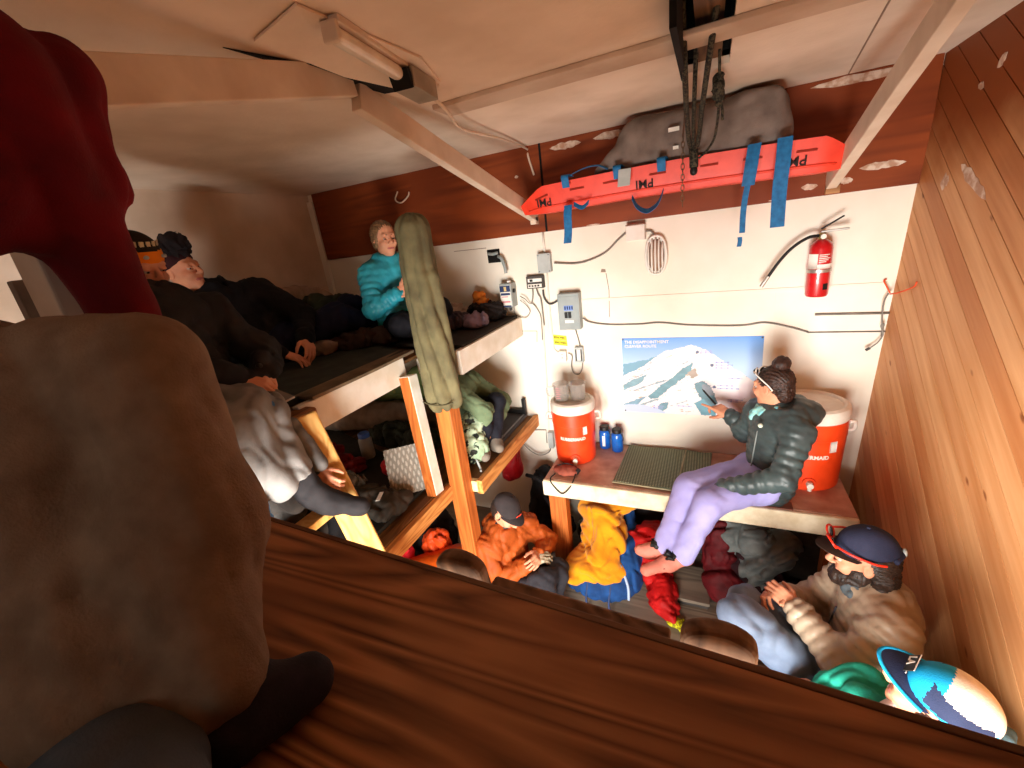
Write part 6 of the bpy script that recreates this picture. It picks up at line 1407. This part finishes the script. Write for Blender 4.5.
# ---- person in green sweater on the lower bunk
p = Person('person in green sweater sitting on the lower bunk behind the hanging trousers', (-1.65, 2.6, LZ), tf=(.75, -.3, -.2),
    pel=(-1.74, 2.62, 1.19), chest=(-1.72, 2.52, 1.50), neck=(-1.69, 2.45, 1.60), shL=(-1.66, 2.66, 1.55), shR=(-1.60, 2.38, 1.56), elL=(-1.45, 2.74, 1.36), wrL=(-1.43, 2.58, 1.28), elR=(-1.435, 2.42, 1.42), wrR=(-1.445, 2.41, 1.335),
    hL=(-1.62, 2.72, 1.18), hR=(-1.62, 2.60, 1.18), kL=(-1.43, 2.60, 1.42), kR=(-1.47, 2.42, 1.30), aL=(-1.42, 2.48, 1.16), aR=(-1.47, 2.36, 1.15), size=.92, tL=(-1.36, 2.42, 1.13), tR=(-1.40, 2.28, 1.13))
H = Head((-1.67, 2.37, 1.675), (.8, -.5, -.3), (.3, -.3, 1), .92)
p.body(H, [dict(w=(-1.445, 2.41, 1.335), d=(.05, -.05, -1), n=(-.9, .3, 0), right=True, curl=(.2, .3, .2)), dict(w=(-1.43, 2.58, 1.28), d=(.05, -.5, -.6), n=(-.9, .0, 0), right=False)])
p.wear('sweater', p.torso(.02)+p.arms(.022, cut=.01)+p.collar(.065, .02, .01), cloth('sage_green_sweater', '6f8061', '5b6b50', .9), .008, .008, 26., 3)
p.wear('trousers', p.legs(.012), cloth('black_navy_tights', '1c1d26', '14151c', .8), .010, .005)
p.wear('shoe', p.feet(.012), cloth('grey_sock', '8f8478', '786e62'), .009, .002)
SM().surf([H.e((0, -.02, .04), (.083, .098, .088), .02), dict(half(H(0, .04, .02), H.f), k=.01)], .007, strands(H)).build('hair', dk, p.t)

# ---- woman in turquoise on the upper bunk
p = Person('person in turquoise down jacket sitting on the upper bunk beside the red boards', (-2.1, 2.5, UZ), tf=(.85, -.4, 0),
    pel=(-2.10, 2.52, 2.05), chest=(-2.12, 2.53, 2.38), neck=(-2.11, 2.53, 2.51), shL=(-2.02, 2.66, 2.43), shR=(-2.17, 2.39, 2.43), elL=(-1.90, 2.62, 2.22), wrL=(-1.86, 2.46, 2.27), elR=(-2.10, 2.28, 2.21), wrR=(-1.93, 2.37, 2.285),
    hL=(-2.02, 2.58, 2.04), hR=(-2.06, 2.46, 2.04), kL=(-1.78, 2.62, 2.14), kR=(-1.86, 2.24, 2.10), aL=(-1.86, 2.42, 2.0), aR=(-1.92, 2.44, 2.01), size=.92)
H = Head((-2.08, 2.515, 2.655), (.86, -.45, -.05), (0, 0, 1), .96)
p.body(H, [dict(w=(-1.93, 2.37, 2.285), d=(.6, .5, .3), n=(-.5, .5, .3), right=True, curl=(.5, .6, .4)), dict(w=(-1.86, 2.46, 2.27), d=(-.2, -.6, .2), n=(-.6, .2, -.4), right=False, curl=(.5, .6, .4))], feet=False)
tq = cloth('turquoise_down', '2fa6b8', '1f8698', .45, spec=.4, bump=.08)
p.wear('jacket', p.torso(.028, 0, (.048, .014))+p.arms(.026, 0, (.048, .014), cut=.008)+p.collar(.072, .024, .02), tq, .0085, .005, 26., 7)
p.wear('jacket_hem', [lim(p.j['pel'], p.j['pel']+A(0, 0, .05), .165, .165, .02, flat=(p.tf, .72))], cloth('teal_hem', '2f9a94', '23807b'), .010, .003)
p.wear('trousers', p.legs(.02), cloth('black_trousers', '17161c', '101015', .85), .010, .006)
p.wear('cuff', [lim(p.j['wrR']-nrm(p.j['wrR']-p.j['elR'])*.03, p.j['wrR'], .036, .036, .01)], cloth('cream_cuff', 'd8d8a8', 'c8c898'), .007, 0)
bl = hairmat('blond_hair', '8d6a48', '654a30')
SM().surf([H.e((0, -.022, .042), (.083, .101, .088), .02), H.e((0, -.07, -.03), (.065, .045, .07), .03), H.e((.062, -.02, -.0), (.025, .05, .06), .02), H.e((-.062, -.02, -.0), (.025, .05, .06), .02), dict(half(H(0, .055, .02), H.f*.9-H.u*.5), k=.01), dict(half(H(0, .01, -.05), H.f*.9-H.u*.4), k=.01)], .006, strands(H)).build('hair', bl, p.t); p.brows(bl)

# ---- reclining person in the dark
p = Person('person in black jacket and bobble hat reclining against the far tan wall', (-2.7, 1.9, UZ), tf=(.8, .1, .5),
    pel=(-2.62, 1.95, 2.09), chest=(-2.80, 1.76, 2.34), neck=(-2.83, 1.69, 2.47), shL=(-2.70, 1.92, 2.42), shR=(-2.80, 1.56, 2.38), elL=(-2.48, 2.02, 2.22), wrL=(-2.32, 1.86, 2.12), elR=(-2.52, 1.52, 2.14), wrR=(-2.36, 1.70, 2.06),
    hL=(-2.58, 2.04, 2.08), hR=(-2.56, 1.90, 2.08), kL=(-2.44, 2.42, 2.22), kR=(-2.34, 2.22, 2.18), aL=(-2.40, 2.62, 2.02), aR=(-2.25, 2.45, 2.02), tL=(-2.32, 2.68, 2.08), tR=(-2.16, 2.50, 2.08), size=1.0)
H = Head((-2.87, 1.595, 2.605), (.83, .25, .12), (-.15, -.15, 1), 1.03)
p.body(H, [dict(w=(-2.32, 1.86, 2.12), d=(.5, -.3, -.6), n=(-.5, -.2, -.5), right=False, curl=(.4, .5, .3)), dict(w=(-2.36, 1.70, 2.06), d=(.6, .3, -.3), n=(0, 0, -1), right=True)])
p.wear('jacket', p.torso(.04)+p.arms(.034, cut=.01)+p.collar(.08, .028, .01), cloth('black_jacket', '15151a', '0e0e12', .8), .010, .009, 20., 5)
p.wear('trousers', p.legs(.024), cloth('navy_trousers', '171c38', '11152b', .8), .011, .008)
p.wear('sock', p.feet(.008), m_chc, .010, .002)
hm = thing('bobble_hat', 'dark maroon knitted hat with a large fluffy bobble', 'hat', H(0, 0, .08))
SM().surf([H.e((0, -.02, .045), (.087, .105, .098), .02), dict(half(H(0, .05, .045), H.f*.45-H.u), k=.01)], .007, lambda P: .002*wrinkle(P, 60, 2)).build('knit', cloth('maroon_knit', '3a1a1e', '2b1216'), hm)
SM().surf([ell(pX(174, 246, -2.84), .068, .02)], .007, lambda P: .012*wrinkle(P, 55, 3)).build('bobble', cloth('dark_fluff', '2a2224', '1b1618', .95), hm)

# ---- man at the near end of the upper bunk with cap and phone
p = Person('person in dark jacket and orange cap on the upper bunk edge holding a phone', (-1.9, .95, UZ), tf=(.95, .15, 0),
    pel=(-1.92, .92, 2.06), chest=(-2.02, .98, 2.38), neck=(-2.09, .99, 2.49), shL=(-2.02, 1.17, 2.40), shR=(-1.98, .79, 2.40), elL=(-1.88, 1.26, 2.18), wrL=(-1.755, 1.165, 2.155), elR=(-1.84, .90, 2.22), wrR=(-1.77, 1.055, 2.135),
    hL=(-1.88, 1.0, 2.05), hR=(-1.88, .83, 2.05), kL=(-1.62, .98, 2.02), kR=(-1.60, .76, 2.02), aL=(-1.475, 1.005, 1.66), aR=(-1.52, .78, 1.62), tL=(-1.355, 1.115, 1.535), tR=(-1.40, .84, 1.53), size=1.0)
H = Head((-2.19, 1.06, 2.63), (.93, .12, -.28), (.25, 0, 1), 1.02)
p.body(H, [dict(w=(-1.755, 1.165, 2.155), d=(.35, -.25, -.75), n=(-.7, -.4, -.3), right=False, curl=(.45, .6, .4)), dict(w=(-1.77, 1.055, 2.135), d=(.75, .25, -.35), n=(0, .4, -.8), right=True, curl=(.7, .9, .5))])
p.wear('jacket', p.torso(.035)+p.arms(.030, cut=.0)+p.collar(.078, .028, .01), cloth('charcoal_grey_jacket', '2a2829', '1e1c1d', .8), .009, .009, 20., 6)
p.wear('trousers', [q_ for i_, q_ in enumerate(p.legs(.022)) if i_ != 2], cloth('blue_jeans', '5d84ac', '486d94', .85), .009, .007, 20., 3)
p.wear('sock', p.feet(.012)+[lim(p.j['kL']+(p.j['aL']-p.j['kL'])*.15, p.j['aL'], .066, .056, .03)], cloth('black_sock', '2b292b', '1e1c1e'), .008, .004)
hm = thing('baseball_cap', 'dark cap with pale lettering and bright orange front under the red fleece', 'cap', H(0, 0, .05))
och = cloth('bright_orange_cap', 'f08a1a', 'e07a0e', .7); dkp = cloth('dark_cap_top', '2b241e', '1f1a16')
SM().surf([H.e((0, -.012, .045), (.088, .107, .10), .01), dict(half(H(0, 0, .036), -H.u-.15*H.f), k=.003)], .006, None, lambda C, mi: (((C-H.c)@H.u) > .082).astype(int)).build('crown', [och, dkp], hm)
text('BURGESS', .030, H(.0, .075, .112), -H.r*-1, nrm(H.u*.55-H.f*.8), mat('pale_letters', 'd8c9a8'), hm, 'lettering', .001, 'CENTER', .001) if False else None
l = M()
for k in range(7):
    a_ = -.9+.3*k; c = H(.078*math.sin(a_), .088*math.cos(a_)-.012, .105); l.obox(c, (nrm(H.r*math.cos(a_)-H.f*math.sin(a_)), H.u, nrm(H.f)), (.007, .011, .003)); 
l.build('lettering_blocks', mat('pale_letters', 'd8c9a8', 'c2b28f'), hm)
SM().surf([H.e((.035, .102, .062), (.012, .008, .009), .003), H.e((-.035, .102, .062), (.012, .008, .009), .003)], .005).build('clip', m_lgrey, hm)
o_ = thing('sleeve_patch', 'orange patch with black print on the sleeve beside the red fleece', 'patch', (-2.0, .9, 2.4))
pc_ = pX(181, 326, -1.905); M().obox(pc_, ((.25, .95, .05), (-.2, .05, .97), (.95, -.25, .2)), (.045, .032, .003)).build('backing', och, o_, bevel=.003)
l = M()
for k in range(3): l.obox(pc_+A(.006, -.018+.016*k, .006-.006*(k % 2)), ((.25, .95, .05), (-.2, .05, .97), (.95, -.25, .2)), (.006, .013, .002))
l.build('print', m_blk, o_)
ph = p.j['wrR']+A(.10, .05, -.05)
t = thing('smartphone', 'pale phone held low in the hands of the person in dark jacket', 'phone', ph)
M().obox(ph+A(.02, .0, -.03), ((.8, .2, -.4), (-.2, 1, 0), (.4, 0, .8)), (.062, .035, .004)).build('case', mat('phone_grey', '9a948c', '8a847c', .3), t, bevel=.003)
M().obox(ph+A(.024, .0, -.026), ((.8, .2, -.4), (-.2, 1, 0), (.4, 0, .8)), (.056, .031, .001)).build('screen', mat('phone_screen', '6f6a64', '5f5a55', .15), t)
tag(SM().surf([ell(p.j['wrR']+A(.055, .06, .045), (.018, .013, .011), .01)], .005).build('earbud_case', m_blk, origin=p.j['wrR']), 'small black oval gadget on top of the clasped hand', 'gadget')
# grey fleece draped over his knees
t = thing('draped_fleece', 'light grey fleece draped over the knees above blue jeans', 'jacket', (-1.6, .9, 1.9))
fg = cloth('light_grey_fleece', '85827f', '716e6b', .9)
ps = [lim((-1.82, .80, 2.07), (-1.62, .78, 2.04), .115, .10, .05), lim((-1.76, .95, 2.04), (-1.63, .97, 2.02), .118, .112, .05), lim((-1.63, .82, 2.03), (-1.54, .85, 1.86), .085, .075, .06), lim((-1.63, .98, 2.0), (-1.505, .99, 1.72), .080, .080, .06), lim((-1.60, .90, 2.0), (-1.51, .92, 1.76), .085, .075, .06), half((-1.482, .95, 1.735), (.42, .42, -.80))]
SM().surf(ps, .008, lambda P: .008*wrinkle(P*A(1, 1, .5), 20, 5)).build('fabric', fg, t)
SM().surf([lim((-1.60, 1.09, 1.92), (-1.50, 1.09, 1.75), .035, .035, .02)], .007, lambda P: .004*wrinkle(P, 30, 2)).build('sleeve', cloth('mid_grey_fleece', '6e6b68', '5b5856', .9), t)

# ---- person low on the lower bunk, only one hand showing on the ladder
p = Person('person in dark sweater on the lower bunk with one hand on the yellow ladder', (-1.95, 1.3, LZ), tf=(.9, -.2, 0),
    pel=(-2.05, 1.22, 1.20), chest=(-2.02, 1.18, 1.50), neck=(-1.98, 1.15, 1.58), shL=(-1.92, 1.34, 1.53), shR=(-1.92, 1.02, 1.53), elL=(-1.80, 1.36, 1.30), wrL=(-1.82, 1.2, 1.2), elR=(-1.70, 1.08, 1.56), wrR=(-1.525, 1.085, 1.70),
    hL=(-2.0, 1.30, 1.19), hR=(-2.0, 1.12, 1.19), kL=(-1.72, 1.34, 1.36), kR=(-1.74, 1.02, 1.34), aL=(-1.78, 1.24, 1.12), aR=(-1.80, 1.08, 1.12), size=.9)
H = Head((-1.96, 1.12, 1.69), (.8, -.5, -.2), (.2, 0, 1), .92)
p.body(H, [dict(w=(-1.525, 1.085, 1.70), d=(.85, -.1, -.35), n=(.3, .5, -.6), right=True, curl=(.6, .9, .7), s=.85), dict(w=(-1.82, 1.2, 1.2), d=(.5, -.2, -.4), n=(0, 0, -1), right=False)], feet=False)
p.wear('sweater', p.torso(.022)+p.arms(.022, cut=.01)+p.collar(.065, .02, .01), cloth('dark_grey_sweater', '45423f', '383533', .9), .010, .007)
p.wear('trousers', p.legs(.016), m_bkc, .012, .006)
M().tube([p.j['wrR']+A(-.01, 0, 0)+.030*A(0.2*math.sin(a_), math.cos(a_), math.sin(a_)) for a_ in np.linspace(0, 2*math.pi, 15)[:-1]], .006, 6, close=True).build('bracelet', m_blk, p.t, True)
SM().surf([H.e((0, -.02, .04), (.083, .098, .088), .02), dict(half(H(0, .04, .02), H.f), k=.01)], .007, strands(H)).build('hair', dk, p.t)

# ---- neighbour in khaki trousers, knee raised
p = Person('person in khaki trousers and dark sock with one knee raised beside the camera', (-.95, -.15, UZ), tf=(.45, .9, 0),
    pel=(-1.06, -.16, 2.08), chest=(-1.12, -.30, 2.42), neck=(-1.12, -.32, 2.55), shL=(-1.30, -.20, 2.48), shR=(-.94, -.38, 2.48), elL=(-1.36, .05, 2.26), wrL=(-1.22, .22, 2.2), elR=(-.80, -.34, 2.28), wrR=(-.86, -.12, 2.26),
    hL=(-1.16, -.10, 2.07), hR=(-.97, -.16, 2.07), kL=(-1.50, .16, 2.12), kR=(-.735, .315, 2.435), aL=(-1.34, -.08, 2.0), aR=pZ(218, 688, 2.035), tR=pZ(296, 676, 1.987), tL=(-1.22, -.06, 2.0), size=1.02)
H = Head((-1.10, -.29, 2.70), (.4, .9, -.1), (0, 0, 1), 1.0)
p.body(H, [dict(w=(-1.22, .22, 2.2), d=(.4, .8, -.3), n=(0, 0, -1), right=False), dict(w=(-.86, -.12, 2.26), d=(.3, .7, -.5), n=(0, 0, -1), right=True)])
kh = cloth('khaki_hiking_trousers', '846d58', '725c49', .85, scale=20.)
J = p.j
tr_ = [lim(J['hL'], J['hR'], .12, None, .05), lim(J['hL'], J['kL'], .10, .08, .05), lim(J['kL'], J['aL'], .075, .06, .04), lim(pX(-60, 392, -.95), J['kR']+A(-.04, -.01, .0), .10, .076, .06), lim(J['hR']+A(-.02, .04, .02), J['kR']+A(-.05, -.05, -.05), .125, .076, .08), lim(J['kR'], J['kR']+(J['aR']-J['kR'])*.5, .070, .080, .05), lim(J['kR']+(J['aR']-J['kR'])*.5, J['aR']+A(-.0, -.0, .03), .080, .066, .05), lim(J['kR']+A(-.11, -.10, -.07), J['aR']+A(-.085, -.065, .06), .095, .085, .03), half((J['aR']+A(0, 0, -.005)), (.2, .1, -1))]
def kd(P): return .0045*wrinkle(P*A(1, 1, .28), 12, 4)+.0038*wrinkle(P*A(1, 1, .3), 27, 9)+.0012*wrinkle(P*A(1, 1, .5), 30, 8)
SM().surf(tr_, .0075, kd).build('trousers', kh, p.t)
p.wear('sock', [lim(J['aR']+A(.004, .012, .03), J['aR']+A(.01, .01, -.01), .044, .044, .02), lim(pZ(236, 726, 1.993), pZ(306, 680, 1.985), .047, .036, .04)], cloth('charcoal_wool_sock', '2e2a30', '232026', .9, scale=30.), .007, .002)
p.wear('sock', [lim(J['aL'], J['tL'], .045, .035, .03)], m_chc, .009, .002)
p.wear('jacket', p.torso(.03)+p.arms(.026, cut=.01)+p.collar(.072, .024, .01), m_chc, .011, .008)
SM().surf([H.e((0, -.02, .04), (.083, .098, .088), .02), dict(half(H(0, .04, .02), H.f), k=.01)], .007, strands(H)).build('hair', dk, p.t)

# ---- photographer: one blue-grey knee at the bottom edge
p = Person('person in blue-grey trousers whose knee shows at the bottom edge of the view', (-.15, -.3, UZ), tf=(.0, 1, 0),
    pel=(-.12, -.42, 2.06), chest=(-.06, -.52, 2.40), neck=(-.04, -.53, 2.52), shL=(-.23, -.50, 2.46), shR=(.14, -.50, 2.46), elL=(-.30, -.32, 2.26), wrL=(-.12, -.16, 2.42), elR=(.24, -.34, 2.26), wrR=(.10, -.16, 2.42),
    hL=(-.22, -.36, 2.06), hR=(-.03, -.36, 2.06), kL=(-.565, .05, 2.042), kR=(.30, -.02, 2.05), aL=(-.22, -.02, 2.0), aR=(-.02, -.10, 2.0), size=1.0)
H = Head((-.03, -.47, 2.70), (.0, 1, -.1), (0, 0, 1), 1.0)
p.body(H, [dict(w=(-.12, -.16, 2.42), d=(.5, .5, .5), n=(.6, .5, 0), right=False, curl=(.5, .6, .4)), dict(w=(.10, -.16, 2.42), d=(-.5, .5, .5), n=(-.6, .5, 0), right=True, curl=(.5, .6, .4))], feet=False)
p.wear('trousers', p.legs(.02), cloth('blue_grey_trousers', '4d545c', '41484f', .85), .010, .006)
p.wear('jacket', p.torso(.03)+p.arms(.026, cut=.01)+p.collar(.072, .024, .01), cloth('dark_green_jacket', '2e3a34', '232d28'), .012, .008)
SM().surf([H.e((0, -.02, .04), (.083, .098, .088), .02), dict(half(H(0, .04, .02), H.f), k=.01)], .007, strands(H)).build('hair', dk, p.t)
